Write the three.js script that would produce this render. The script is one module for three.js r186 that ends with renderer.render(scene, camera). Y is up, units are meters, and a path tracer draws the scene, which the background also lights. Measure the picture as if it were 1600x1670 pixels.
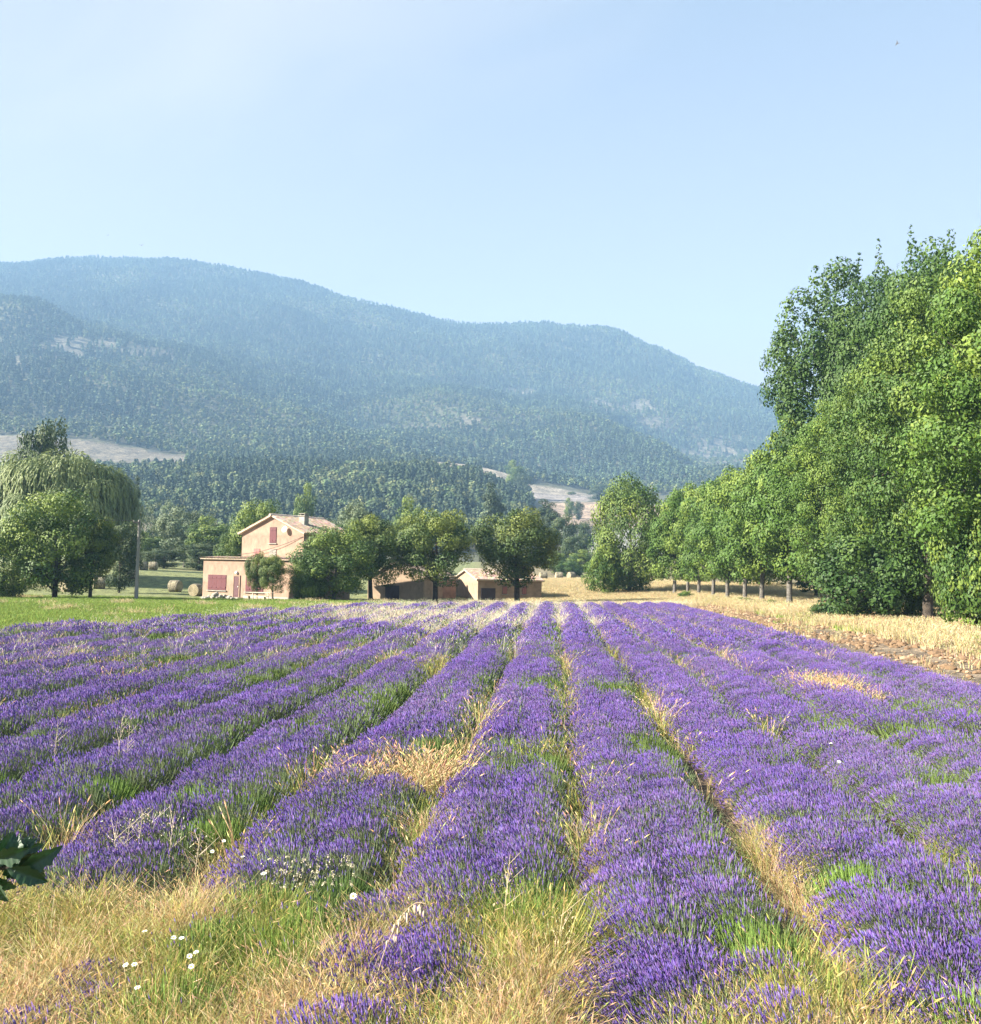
import * as THREE from 'three';
import { mergeGeometries } from 'three/addons/utils/BufferGeometryUtils.js';

// ---------------------------------------------------------------- camera, sky, sun, exposure
const scene = new THREE.Scene();
const F = 1600, EYE = 2.9, PITCH = Math.atan(95 / F), ROLL = 0.021;
const camera = new THREE.PerspectiveCamera(2 * Math.atan(835 / F) * 180 / Math.PI, 1600 / 1670, 0.1, 12000);
camera.rotation.order = 'YXZ';
camera.position.set(0, EYE, 0);
camera.rotation.set(PITCH, 0, ROLL);
camera.updateMatrixWorld(true);
scene.add(camera);
const renderer = new THREE.WebGLRenderer({ antialias: true });
renderer.setSize(981, 1024);
renderer.toneMapping = THREE.LinearToneMapping;
renderer.toneMappingExposure = 5.5;
renderer.shadowMap.enabled = true;

const SUN_DIR = new THREE.Vector3(-0.83, 0.50, 0.25).normalize();
const sun = new THREE.DirectionalLight(new THREE.Color(1.0, 0.93, 0.80), 5);
sun.position.copy(SUN_DIR).multiplyScalar(300);
sun.castShadow = true;
sun.shadow.mapSize.set(4096, 4096);
Object.assign(sun.shadow.camera, { left: -160, right: 160, top: 160, bottom: -160, near: 1, far: 800 });
scene.add(sun, sun.target);
scene.fog = new THREE.FogExp2(new THREE.Color(0.36, 0.62, 1.0), 0.00027);

// ---------------------------------------------------------------- random numbers and noise
function RNG(seed) { let s = seed | 0; return () => { s = (s + 0x6d2b79f5) | 0; let t = Math.imul(s ^ (s >>> 15), 1 | s); t = (t + Math.imul(t ^ (t >>> 7), 61 | t)) ^ t; return ((t ^ (t >>> 14)) >>> 0) / 4294967296; }; }
const hash2 = (x, y) => { let h = Math.imul(x, 374761393) + Math.imul(y, 668265263); h = Math.imul(h ^ (h >>> 13), 1274126177); return ((h ^ (h >>> 16)) >>> 0) / 4294967296; };
function vnoise(x, y) { const ix = Math.floor(x), iy = Math.floor(y), fx = x - ix, fy = y - iy, u = fx * fx * (3 - 2 * fx), v = fy * fy * (3 - 2 * fy); const a = hash2(ix, iy), b = hash2(ix + 1, iy), c = hash2(ix, iy + 1), d = hash2(ix + 1, iy + 1); return a + (b - a) * u + (c - a) * v + (a - b - c + d) * u * v; }
function fbm(x, y, o = 4) { let s = 0, a = 0.5, n = 0; for (let i = 0; i < o; i++) { s += a * vnoise(x, y); n += a; a *= 0.5; x = x * 2.03 + 17.1; y = y * 2.03 + 5.3; } return s / n; }
const clamp = (x, a = 0, b = 1) => Math.min(b, Math.max(a, x));
const smooth = (a, b, x) => { const t = clamp((x - a) / (b - a)); return t * t * (3 - 2 * t); };
const lerp = (a, b, t) => a + (b - a) * t;
const mix3 = (a, b, t) => [lerp(a[0], b[0], t), lerp(a[1], b[1], t), lerp(a[2], b[2], t)];

// ---------------------------------------------------------------- the sky: pale summer haze with thin high cloud
{
  const W = 1024, H = 512, data = new Float32Array(W * H * 4), d = new THREE.Vector3();
  for (let j = 0; j < H; j++) for (let i = 0; i < W; i++) {
    const el = ((j + 0.5) / H - 0.5) * Math.PI, az = ((i + 0.5) / W - 0.5) * 2 * Math.PI;
    d.set(Math.cos(el) * Math.cos(az), Math.sin(el), Math.cos(el) * Math.sin(az));
    const up = Math.max(0, d.y), ang = Math.acos(clamp(d.dot(SUN_DIR), -1, 1));
    let c = mix3([0.285, 0.222, 0.200], [0.000, 0.042, 0.084], Math.pow(up, 0.44));
    const glow = Math.exp(-ang / 0.55);
    c = mix3(c, [0.20, 0.175, 0.155], glow * 0.7);
    // thin veil of cirrus, drawn out along one direction on a plane overhead
    const k = 1 / (up + 0.18), px = d.x * k, pz = d.z * k;
    const wx = px * 0.8 + pz * 0.55, wz = -px * 0.55 + pz * 0.8, warp = fbm(wx * 1.3 + 3, wz * 1.3 + 9, 3);
    let veil = smooth(0.40, 0.64, fbm(wx * 0.9 + warp * 0.9 + 11, wz * 1.9 + warp * 1.2 + 4, 5)) * 0.55 + smooth(0.38, 0.62, fbm(wx * 0.45 + 2, wz * 0.7 + 7, 3)) * 0.55;
    veil *= smooth(1.75, 0.85, ang) * 0.85 + 0.15;
    c = mix3(c, [0.168, 0.156, 0.148], clamp(veil * 1.6 - 0.18) * 0.95 * smooth(0.0, 0.2, up));
    const o = (j * W + i) * 4;
    if (d.y < 0) c = [0.12, 0.11, 0.09];
    data[o] = c[0]; data[o + 1] = c[1]; data[o + 2] = c[2]; data[o + 3] = 1;
  }
  const t = new THREE.DataTexture(data, W, H, THREE.RGBAFormat, THREE.FloatType);
  t.mapping = THREE.EquirectangularReflectionMapping; t.magFilter = THREE.LinearFilter; t.needsUpdate = true;
  scene.background = t; scene.environment = t;
}

// ---------------------------------------------------------------- places: a pixel of the 1600 x 1670 photograph and a depth in metres give a point
function ray(px, py) { return new THREE.Vector3((px - 800) / F, (835 - py) / F, -1).applyQuaternion(camera.quaternion); }
function at(px, py, depth) { const r = ray(px, py); return r.multiplyScalar(depth / -r.z).add(camera.position); }
function onPlane(px, py, h) { const r = ray(px, py); return r.multiplyScalar((h - EYE) / r.y).add(camera.position); }

// ---------------------------------------------------------------- terrain
const ROWDIR = 0.0675, SPACING = 1.68, GAP0 = 0.37;                       // lavender rows run along x = u + ROWDIR * depth
const COLS = [-300, 0, 150, 300, 450, 600, 750, 870, 960, 1060, 1160, 1260, 1400, 1600, 1900];
const KN = [150, 220, 320, 450, 600, 700, 800, 950, 1150, 1350, 1600, 1900, 2150, 2400, 2700, 3400];
const NET = {
  '-300': [918, 908, 895, 860, 815, 785, 765, 728, 660, 590, 520, 522, 480, 448, 470, 640],
  '0': [922, 912, 898, 862, 812, 783, 762, 722, 650, 575, 503, 510, 466, 436, 455, 620],
  '150': [925, 914, 900, 862, 812, 783, 760, 722, 665, 600, 536, 532, 468, 425, 445, 620],
  '300': [934, 918, 902, 864, 808, 778, 762, 738, 690, 630, 570, 545, 484, 437, 455, 620],
  '450': [942, 926, 905, 866, 806, 774, 768, 752, 715, 665, 616, 565, 505, 460, 480, 640],
  '600': [946, 932, 908, 868, 806, 772, 772, 764, 735, 700, 652, 595, 538, 498, 515, 660],
  '750': [947, 935, 910, 872, 812, 780, 782, 768, 745, 700, 642, 612, 562, 531, 548, 680],
  '870': [948, 936, 914, 884, 842, 826, 812, 797, 757, 702, 662, 636, 578, 533, 550, 690],
  '960': [949, 937, 915, 886, 850, 832, 815, 800, 765, 706, 680, 652, 592, 541, 560, 700],
  '1060': [950, 938, 917, 890, 855, 836, 818, 805, 766, 724, 728, 668, 612, 569, 588, 720],
  '1160': [951, 940, 920, 892, 858, 838, 822, 808, 776, 778, 757, 694, 642, 609, 628, 740],
  '1260': [952, 942, 922, 894, 860, 840, 826, 812, 796, 786, 752, 702, 662, 640, 660, 760],
  '1400': [953, 943, 924, 896, 862, 842, 830, 816, 802, 790, 762, 722, 697, 682, 700, 780],
  '1600': [955, 945, 926, 898, 866, 846, 834, 820, 806, 796, 776, 745, 725, 712, 730, 800],
  '1900': [960, 950, 930, 902, 870, 850, 840, 826, 815, 805, 790, 765, 750, 740, 755, 820],
};
const NETY = COLS.map((c) => NET[c].map((py, k) => at(c, py, KN[k]).y)), NETC = COLS.map((c) => at(c, 750, 1000).x / 1000);
const cr = (a, b, c, d, t) => b + 0.5 * t * (c - a + t * (2 * a - 5 * b + 4 * c - d + t * (3 * (b - c) + d - a)));
function netHeight(c, d) {
  let i = 0; while (i < NETC.length - 2 && c > NETC[i + 1]) i++;
  const tc = clamp((c - NETC[i]) / (NETC[i + 1] - NETC[i])), ts = tc * tc * (3 - 2 * tc) * 0.5 + tc * 0.5;
  let k = 0; while (k < KN.length - 2 && d > KN[k + 1]) k++;
  const t = clamp((d - KN[k]) / (KN[k + 1] - KN[k]));
  const col = (q) => { const y = NETY[clamp(q, 0, NETY.length - 1)]; return cr(y[Math.max(k - 1, 0)], y[k], y[k + 1], y[Math.min(k + 2, KN.length - 1)], t); };
  return cr(col(i - 1), col(i), col(i + 1), col(i + 2), ts);
}
function nearHeight(x, z) {
  const d = -z, u = x - ROWDIR * d;
  let y = (fbm(x * 0.09 + 40, z * 0.09 + 40, 3) - 0.5) * 0.22;
  y += 0.4 * smooth(12.5, 17, u) * smooth(10, 40, d);
  y -= 0.55 * smooth(72, 105, d) * smooth(22, 6, x) * smooth(-45, -10, x);
  y -= 0.35 * smooth(60, 90, d) * smooth(-10, -40, x);
  return y;
}
function polar(x, z) { const r = Math.hypot(x, z), az = Math.atan2(x, -z), a = clamp(az, -0.62, 0.62); return { r, az, c: Math.tan(a), d: r * Math.cos(a) }; }
function ground(x, z) {
  const { az, c, d } = polar(x, z), back = smooth(2.6, 1.2, Math.abs(az));
  const near = nearHeight(x, z) * smooth(260, 150, d);
  if (d < 105) return near;
  let far = netHeight(c, Math.min(d, 3390));
  const rough = smooth(300, 900, d) * smooth(3300, 2400, d);
  far += (fbm(x / 160 + 7, z / 160 + 3, 4) - 0.5) * 42 * rough * (0.35 + 0.65 * smooth(600, 1300, d)) + (fbm(x / 420, z / 420 + 9, 3) - 0.5) * 50 * rough * smooth(1000, 1500, d) * smooth(2380, 2050, d);
  return lerp(near, far * back, smooth(105, 150, d));
}

// fields among the woods, as lists of pixel corners dropped onto the terrain in a horizontal (azimuth, depth) plan
const FIELDS = [
  { c: [0.28, 0.235, 0.17], px: [-120, 150], d: [830, 955] }, { c: [0.30, 0.25, 0.18], px: [150, 300], d: [830, 948] },
  { c: [0.62, 0.50, 0.36], px: [700, 835], d: [815, 985] }, { c: [0.50, 0.42, 0.38], px: [835, 960], d: [790, 900] },
  { c: [0.62, 0.44, 0.31], px: [885, 1120], d: [560, 770] }, { c: [0.45, 0.43, 0.36], px: [915, 1100], d: [395, 545] },
  { c: [0.50, 0.42, 0.33], px: [830, 1060], d: [900, 935] },
];
const BARE = [[1000, 662, 75, 9], [1060, 690, 40, 8], [1165, 722, 50, 8], [760, 692, 25, 12], [1160, 745, 70, 20], [700, 700, 30, 8], [850, 640, 25, 5], [60, 585, 90, 12], [240, 575, 40, 8], [120, 560, 60, 10]];   // thin scree patches on the mountain, by where they show
const camInv = camera.matrixWorldInverse;
function project(x, y, z) { const v = new THREE.Vector3(x, y, z).applyMatrix4(camInv); return [800 + F * v.x / -v.z, 835 - F * v.y / -v.z]; }
function fieldAt(x, z) {
  const { c, d } = polar(x, z), px = 800 + 1600 * c, wob = (fbm(x / 60, z / 60, 2) - 0.5) * 26;
  for (const f of FIELDS) if (px + wob > f.px[0] && px + wob < f.px[1] && d + wob > f.d[0] && d + wob < f.d[1]) return f;
  return null;
}
function bareAt(x, z) {
  const y = ground(x, z), [px, py] = project(x, y, z);
  for (const [bx, by, rx, ry] of BARE) { const e = ((px - bx) / rx) ** 2 + ((py - by) / ry) ** 2; if (e < 1.6 && fbm(x / 30, z / 30, 3) > 0.30 + e * 0.18) return true; }
  return false;
}
// far outline of the lavender: depth of the end of the rows for a given x, and the right-hand edge
function fieldEnd(x) { const pts = [[-40, 16], [-17.2, 36], [-14.6, 48], [-7.8, 66], [4.9, 77], [16.5, 88], [30, 96]]; let i = 0; while (i < pts.length - 2 && x > pts[i + 1][0]) i++; const [a, b] = [pts[i], pts[i + 1]]; return lerp(a[1], b[1], clamp((x - a[0]) / (b[0] - a[0]))); }
const U_RIGHT = GAP0 + 6 * SPACING;
function groundColor(x, z) {
  const d = -z, u = x - ROWDIR * d, n = fbm(x * 0.5, z * 0.5, 4), n2 = fbm(x * 0.06 + 9, z * 0.06, 3);
  const soil = mix3([0.26, 0.165, 0.095], [0.36, 0.25, 0.155], n), straw = mix3([0.38, 0.30, 0.15], [0.48, 0.39, 0.21], n), green = d > 84 ? mix3([0.30, 0.35, 0.10], [0.44, 0.46, 0.18], n * 0.6 + n2 * 0.4) : mix3([0.16, 0.25, 0.045], [0.24, 0.33, 0.07], n * 0.6 + n2 * 0.4);
  const P = polar(x, z);
  if (Math.abs(P.az) > 1.0 || d < 3) return mix3(straw, green, n2);
  if (P.d > 300) {
    const f = fieldAt(x, z); if (f) return mix3(f.c, [f.c[0] * 0.8, f.c[1] * 0.83, f.c[2] * 0.8], fbm(x / 8, z / 30, 3));
    if (P.d > 1000 && bareAt(x, z)) return mix3([0.30, 0.25, 0.18], [0.20, 0.19, 0.12], n);
    return mix3([0.07, 0.09, 0.035], [0.20, 0.19, 0.10], fbm(x / 50, z / 50, 4));
  }
  if (u > U_RIGHT + 0.3) {                                              // right of the lavender: ploughed strip, then dry grass
    if (u < U_RIGHT + 4.2 + (n2 - 0.5) * 1.6) return mix3([0.24, 0.165, 0.105], [0.42, 0.32, 0.215], n);
    return mix3(straw, [0.36, 0.34, 0.12], smooth(0.55, 0.75, n2) * 0.6);
  }
  const end = fieldEnd(x);
  if (d < end) return d < 8.5 ? mix3(soil, straw, 0.35) : soil;
  const t = smooth(-6, 1.5, x);
  if (d < end + 2 + n * 2) return straw;
  return mix3(green, straw, Math.max(t * smooth(72, 86, d), smooth(0.72, 0.8, n2) * 0.5));
}
const noiseTex = (() => {
  const N = 512, a = new Uint8Array(N * N * 4), r = RNG(5), per = (x, y, p) => { const ix = Math.floor(x), iy = Math.floor(y), fx = x - ix, fy = y - iy, u = fx * fx * (3 - 2 * fx), v = fy * fy * (3 - 2 * fy), m = (q) => ((q % p) + p) % p; const A = hash2(m(ix), m(iy) + p * 7), B = hash2(m(ix + 1), m(iy) + p * 7), C = hash2(m(ix), m(iy + 1) + p * 7), D = hash2(m(ix + 1), m(iy + 1) + p * 7); return A + (B - A) * u + (C - A) * v + (A - B - C + D) * u * v; };
  for (let j = 0; j < N; j++) for (let i = 0; i < N; i++) { let s = 0, w = 0; for (const [p, k] of [[8, 0.5], [32, 0.8], [96, 1], [256, 0.9]]) { s += k * per(i / N * p, j / N * p, p); w += k; } const v = clamp(0.5 + (s / w - 0.5) * 1.9 + (r() - 0.5) * 0.18) * 175 + 80, o = (j * N + i) * 4; a[o] = a[o + 1] = a[o + 2] = v; a[o + 3] = 255; }
  const t = new THREE.DataTexture(a, N, N, THREE.RGBAFormat); t.wrapS = t.wrapT = THREE.RepeatWrapping; t.magFilter = THREE.LinearFilter; t.minFilter = THREE.LinearMipmapLinearFilter; t.generateMipmaps = true; t.colorSpace = THREE.SRGBColorSpace; t.needsUpdate = true; return t;
})();
const noiseLin = noiseTex.clone(); noiseLin.colorSpace = THREE.NoColorSpace; noiseLin.needsUpdate = true;

function structure(o, name) { o.name = name; o.userData.kind = 'structure'; o.receiveShadow = o.castShadow = true; scene.add(o); return o; }
function polarSheet(radii, uvScale) {
  const az = []; for (let a = -36; a <= 36.001; a += 0.14) az.push(a); for (let a = 42; a < 324; a += 6) az.push(a); az.push(324);
  const n = az.length, pos = [], col = [], uv = [], idx = [];
  radii.forEach((r) => az.forEach((a) => { const t = a * Math.PI / 180, x = r * Math.sin(t), z = -r * Math.cos(t); pos.push(x, ground(x, z), z); col.push(...groundColor(x, z)); uv.push(x / uvScale, z / uvScale); }));
  for (let k = 0; k < radii.length - 1; k++) for (let i = 0; i < n - 1; i++) { const a = k * n + i, b = a + 1, c = a + n, d = c + 1; idx.push(a, b, c, b, d, c); }
  const g = new THREE.BufferGeometry(); g.setAttribute('position', new THREE.Float32BufferAttribute(pos, 3)); g.setAttribute('color', new THREE.Float32BufferAttribute(col, 3)); g.setAttribute('uv', new THREE.Float32BufferAttribute(uv, 2)); g.setIndex(idx); g.computeVertexNormals(); return g;
}
{
  const radii = [0.01, 1, 2, 3, 4]; let r = 4.4; while (r < 30) { radii.push(r); r *= 1.035; } while (r < 125) { radii.push(r); r += 0.9; } while (r < 300) { radii.push(r); r *= 1.015; } radii.push(300);
  const gm = new THREE.MeshStandardMaterial({ vertexColors: true, roughness: 1, map: noiseTex, bumpMap: noiseLin, bumpScale: 0.06 });
  structure(new THREE.Mesh(polarSheet(radii, 5), gm), 'ground');
  const far = [300]; r = 303; while (r < 2600) { far.push(r); r *= 1.0095; } far.push(2680, 2790);
  structure(new THREE.Mesh(polarSheet(far, 60), new THREE.MeshStandardMaterial({ vertexColors: true, roughness: 1, map: noiseTex })), 'hills');
}

// ---------------------------------------------------------------- object helpers
const names = {};
function numbered(n) { const k = names[n] = (names[n] ?? -1) + 1; return k ? n + '_' + String(k).padStart(3, '0') : n; }
function shade(o) { o.traverse((c) => { if (c.isMesh) c.castShadow = c.receiveShadow = true; }); return o; }
function thing(name, label, category, pos, group) { const o = new THREE.Group(); o.name = numbered(name); if (pos) o.position.copy(pos); o.userData = { label, category }; if (group) o.userData.group = group; scene.add(o); return o; }
function part(parent, name, geo, mat, kind) { const m = new THREE.Mesh(geo, mat); m.name = name; m.castShadow = m.receiveShadow = true; if (kind) m.userData.kind = kind; parent.add(m); return m; }
function placeCopy(src, label, pos, turn, scale, group, name) { const o = src.clone(); o.name = numbered(name ?? src.userData.base); o.userData = { label, category: src.userData.category }; if (group) o.userData.group = group; o.position.copy(pos); o.rotation.y = turn; if (scale) o.scale.copy(scale); scene.add(o); return o; }
const std = (r, g, b, rough = 0.9, more = {}) => new THREE.MeshStandardMaterial({ color: new THREE.Color().setRGB(r, g, b), roughness: rough, ...more });

// geometry collector: triangles with flat or given normals and vertex colours
class Soup {
  constructor() { this.p = []; this.n = []; this.c = []; this.i = []; }
  quad(a, b, c, d, n, col, col2) { const o = this.p.length / 3; this.p.push(...a, ...b, ...c, ...d); for (let k = 0; k < 4; k++) { this.n.push(n[0], n[1], n[2]); const q = k >= 2 && col2 ? col2 : col; this.c.push(q[0], q[1], q[2]); } this.i.push(o, o + 1, o + 2, o, o + 2, o + 3); }
  tri(a, b, c, n, ca, cb, cc) { const o = this.p.length / 3; this.p.push(...a, ...b, ...c); for (let k = 0; k < 3; k++) this.n.push(n[0], n[1], n[2]); this.c.push(...ca, ...(cb ?? ca), ...(cc ?? ca)); this.i.push(o, o + 1, o + 2); }
  get count() { return this.i.length / 3; }
  build() {
    const { p, n, i: ix } = this;                                     // every triangle faces the way its normals point
    for (let k = 0; k < ix.length; k += 3) { const a = ix[k] * 3, b = ix[k + 1] * 3, c = ix[k + 2] * 3, u = [p[b] - p[a], p[b + 1] - p[a + 1], p[b + 2] - p[a + 2]], v = [p[c] - p[a], p[c + 1] - p[a + 1], p[c + 2] - p[a + 2]], g = cross(u, v); const gl = Math.hypot(...g) || 1, t = (g[0] * n[a] + g[1] * n[a + 1] + g[2] * n[a + 2]) / gl, s = t < 0 ? -1 : 1;
      if (t < 0) { const q = ix[k + 1]; ix[k + 1] = ix[k + 2]; ix[k + 2] = q; }
      if (s * t < 0.8) for (const e of [a, b, c]) { const m = nrm([s * g[0] / gl + 0.3 * n[e], s * g[1] / gl + 0.3 * n[e + 1], s * g[2] / gl + 0.3 * n[e + 2]]); n[e] = m[0]; n[e + 1] = m[1]; n[e + 2] = m[2]; } }
    const g = new THREE.BufferGeometry(); g.setAttribute('position', new THREE.Float32BufferAttribute(this.p, 3)); g.setAttribute('normal', new THREE.Float32BufferAttribute(this.n, 3)); g.setAttribute('color', new THREE.Float32BufferAttribute(this.c, 3)); g.setIndex(this.i); return g; }
}
const nrm = (v) => { const l = Math.hypot(v[0], v[1], v[2]) || 1; return [v[0] / l, v[1] / l, v[2] / l]; };
const cross = (a, b) => [a[1] * b[2] - a[2] * b[1], a[2] * b[0] - a[0] * b[2], a[0] * b[1] - a[1] * b[0]];
const add = (a, b, s = 1) => [a[0] + b[0] * s, a[1] + b[1] * s, a[2] + b[2] * s];
const rdir = (r) => { const z = r() * 2 - 1, t = r() * 6.2832, s = Math.sqrt(1 - z * z); return [s * Math.cos(t), z, s * Math.sin(t)]; };

function leafAt(S, p, n, size, r, col, aspect = 0.62) {              // a folded rhombic leaf: two triangles
  let t = cross(n, rdir(r)); t = nrm(t); t = nrm([t[0], t[1] - 0.35, t[2]]); const b = nrm(cross(n, t)), L = size * (0.6 + 0.85 * r() * r() + 0.2 * r()), w = L * aspect * 0.5, f = L * 0.10;
  const tip = add(p, t, L * 0.5), root = add(p, t, -L * 0.5), s1 = add(add(p, b, w), n, f), s2 = add(add(p, b, -w), n, f), o = S.p.length / 3;
  S.p.push(...root, ...s1, ...tip, ...s2); for (let k = 0; k < 4; k++) { S.n.push(n[0], n[1], n[2]); S.c.push(col[0], col[1], col[2]); }
  S.i.push(o, o + 1, o + 2, o, o + 2, o + 3);
}
// crown built of many clumps of leaves; centre at cy, half axes rx, ry, rz
function crownGeo(o) {
  const r = RNG(o.seed), S = new Soup(), clumps = [];
  const { rx, ry, rz, cy } = o;
  for (let k = 0; k < o.clumps; k++) {
    const d = rdir(r); if (o.upper && d[1] < -0.3 && r() < o.upper) d[1] *= -1;
    const bulge = 0.72 + 0.55 * fbm(d[0] * 1.7 + o.seed, d[1] * 1.7 + d[2] * 1.3, 2), q = (r() < 0.22 ? 0.35 + 0.35 * r() : 0.72 + 0.22 * r()) * bulge;
    const taper = o.taper ? 1 - o.taper * (d[1] * 0.5 + 0.5) : 1;
    clumps.push({ p: [d[0] * rx * q * taper, cy + d[1] * ry * q, d[2] * rz * q * taper], s: o.clumpR * (0.65 + 0.7 * r()), t: r(), out: d });
  }
  if (o.extra) for (const e of o.extra) clumps.push({ p: e.slice(0, 3), s: e[3], t: r(), out: nrm([e[0], e[1] - cy, e[2]]) });
  const per = Math.round(o.leaves / clumps.length);
  for (const c of clumps) {
    const m = Math.round(per * Math.pow(c.s / o.clumpR, 2));
    for (let k = 0; k < m; k++) {
      const d = rdir(r), rad = c.s * (0.55 + 0.45 * Math.sqrt(r())), sq = o.flat ?? 0.8;
      const p = [c.p[0] + d[0] * rad, c.p[1] + d[1] * rad * sq, c.p[2] + d[2] * rad];
      if (p[1] < (o.floor ?? 0.1)) continue;
      const jit = rdir(r), n = nrm([d[0] * 0.85 + c.out[0] * 0.25 + jit[0] * 0.5, d[1] * 0.85 + 0.15 + jit[1] * 0.5, d[2] * 0.85 + c.out[2] * 0.25 + jit[2] * 0.5]);
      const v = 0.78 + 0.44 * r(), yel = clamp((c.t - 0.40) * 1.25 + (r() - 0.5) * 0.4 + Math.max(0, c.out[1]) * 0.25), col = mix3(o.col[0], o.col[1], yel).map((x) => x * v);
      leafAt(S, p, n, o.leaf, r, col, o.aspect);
    }
  }
  return S.build();
}
function limb(a, b, r0, r1, seg = 7) {
  const dir = nrm([b[0] - a[0], b[1] - a[1], b[2] - a[2]]), ref = Math.abs(dir[1]) > 0.9 ? [1, 0, 0] : [0, 1, 0], u = nrm(cross(dir, ref)), v = cross(dir, u), p = [], n = [], idx = [], uv = [];
  const L = Math.hypot(b[0] - a[0], b[1] - a[1], b[2] - a[2]);
  for (let e = 0; e < 2; e++) for (let k = 0; k <= seg; k++) { const t = k / seg * 6.2832, q = add([0, 0, 0].map((_, i) => u[i] * Math.cos(t) + v[i] * Math.sin(t)), [0, 0, 0]), c = e ? b : a, r = e ? r1 : r0; p.push(c[0] + q[0] * r, c[1] + q[1] * r, c[2] + q[2] * r); n.push(...q); uv.push(k / seg * 2, e * L); }
  for (let k = 0; k < seg; k++) { const a0 = k, b0 = k + 1, c0 = k + seg + 1, d0 = c0 + 1; idx.push(a0, b0, c0, b0, d0, c0); }
  const g = new THREE.BufferGeometry(); g.setAttribute('position', new THREE.Float32BufferAttribute(p, 3)); g.setAttribute('normal', new THREE.Float32BufferAttribute(n, 3)); g.setAttribute('uv', new THREE.Float32BufferAttribute(uv, 2)); g.setIndex(idx); return g;
}
function trunkGeo(h, r0, spread, seed, limbs = 7, from = 0.18) {
  const r = RNG(seed), parts = []; let p = [0, -0.5, 0], rad = r0 * 1.25; const N = 6, pts = [];
  for (let k = 1; k <= N; k++) { const q = [p[0] + (r() - 0.5) * r0 * 0.8, k === 1 ? h * 0.05 : h * 0.8 * k / N, p[2] + (r() - 0.5) * r0 * 0.8], r2 = r0 * (1 - 0.8 * k / N) + 0.02; parts.push(limb(p, q, rad, r2, 9)); p = q; rad = r2; pts.push([q, r2]); }
  for (let k = 0; k < limbs; k++) { const t = from + (0.75 - from) * (k / limbs), y = h * t, b = pts[Math.min(N - 1, Math.floor(t / 0.8 * N))][0], a = r() * 6.28, L = spread * (0.55 + 0.4 * r()), rr = r0 * 0.42 * (1 - t * 0.7), s = [b[0], y, b[2]], m = [b[0] + Math.cos(a) * L * 0.5, y + L * 0.38, b[2] + Math.sin(a) * L * 0.5], e = [m[0] + Math.cos(a + 0.3) * L * 0.5, m[1] + L * 0.42, m[2] + Math.sin(a + 0.3) * L * 0.5]; parts.push(limb(s, m, rr, rr * 0.6, 6), limb(m, e, rr * 0.6, rr * 0.2, 5)); }
  return mergeGeometries(parts);
}
const leafMat = new THREE.MeshPhysicalMaterial({ vertexColors: true, roughness: 0.6, transmission: 0.4, thickness: 0, specularIntensity: 0.45, side: THREE.DoubleSide });
const grassMat = new THREE.MeshPhysicalMaterial({ vertexColors: true, roughness: 0.85, transmission: 0.3, thickness: 0, specularIntensity: 0.2, side: THREE.DoubleSide });
const flowerMat = new THREE.MeshStandardMaterial({ vertexColors: true, roughness: 0.95, side: THREE.DoubleSide });
const barkMat = std(0.16, 0.125, 0.095, 0.95, { map: noiseTex, bumpMap: noiseLin, bumpScale: 0.03 });
const paleBark = std(0.30, 0.27, 0.23, 0.95, { map: noiseTex, bumpMap: noiseLin, bumpScale: 0.02 });
const DUM = new THREE.Object3D();
function instances(geo, mat, list, name, parent) {                    // list of [x, y, z, turn, scale, colour?, scaleY?, tiltX?, tiltZ?]
  const m = new THREE.InstancedMesh(geo, mat, list.length), c = new THREE.Color();
  list.forEach((e, i) => { DUM.position.set(e[0], e[1], e[2]); DUM.rotation.set(e[7] ?? 0, e[3], e[8] ?? 0); const s = e[4]; DUM.scale.set(s, e[6] ?? s, s); DUM.updateMatrix(); m.setMatrixAt(i, DUM.matrix); const q = e[5] ?? [1, 1, 1]; m.setColorAt(i, c.setRGB(q[0], q[1], q[2])); });
  m.name = name; m.userData.kind = 'stuff'; m.castShadow = m.receiveShadow = true; (parent ?? scene).add(m); return m;
}
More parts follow.
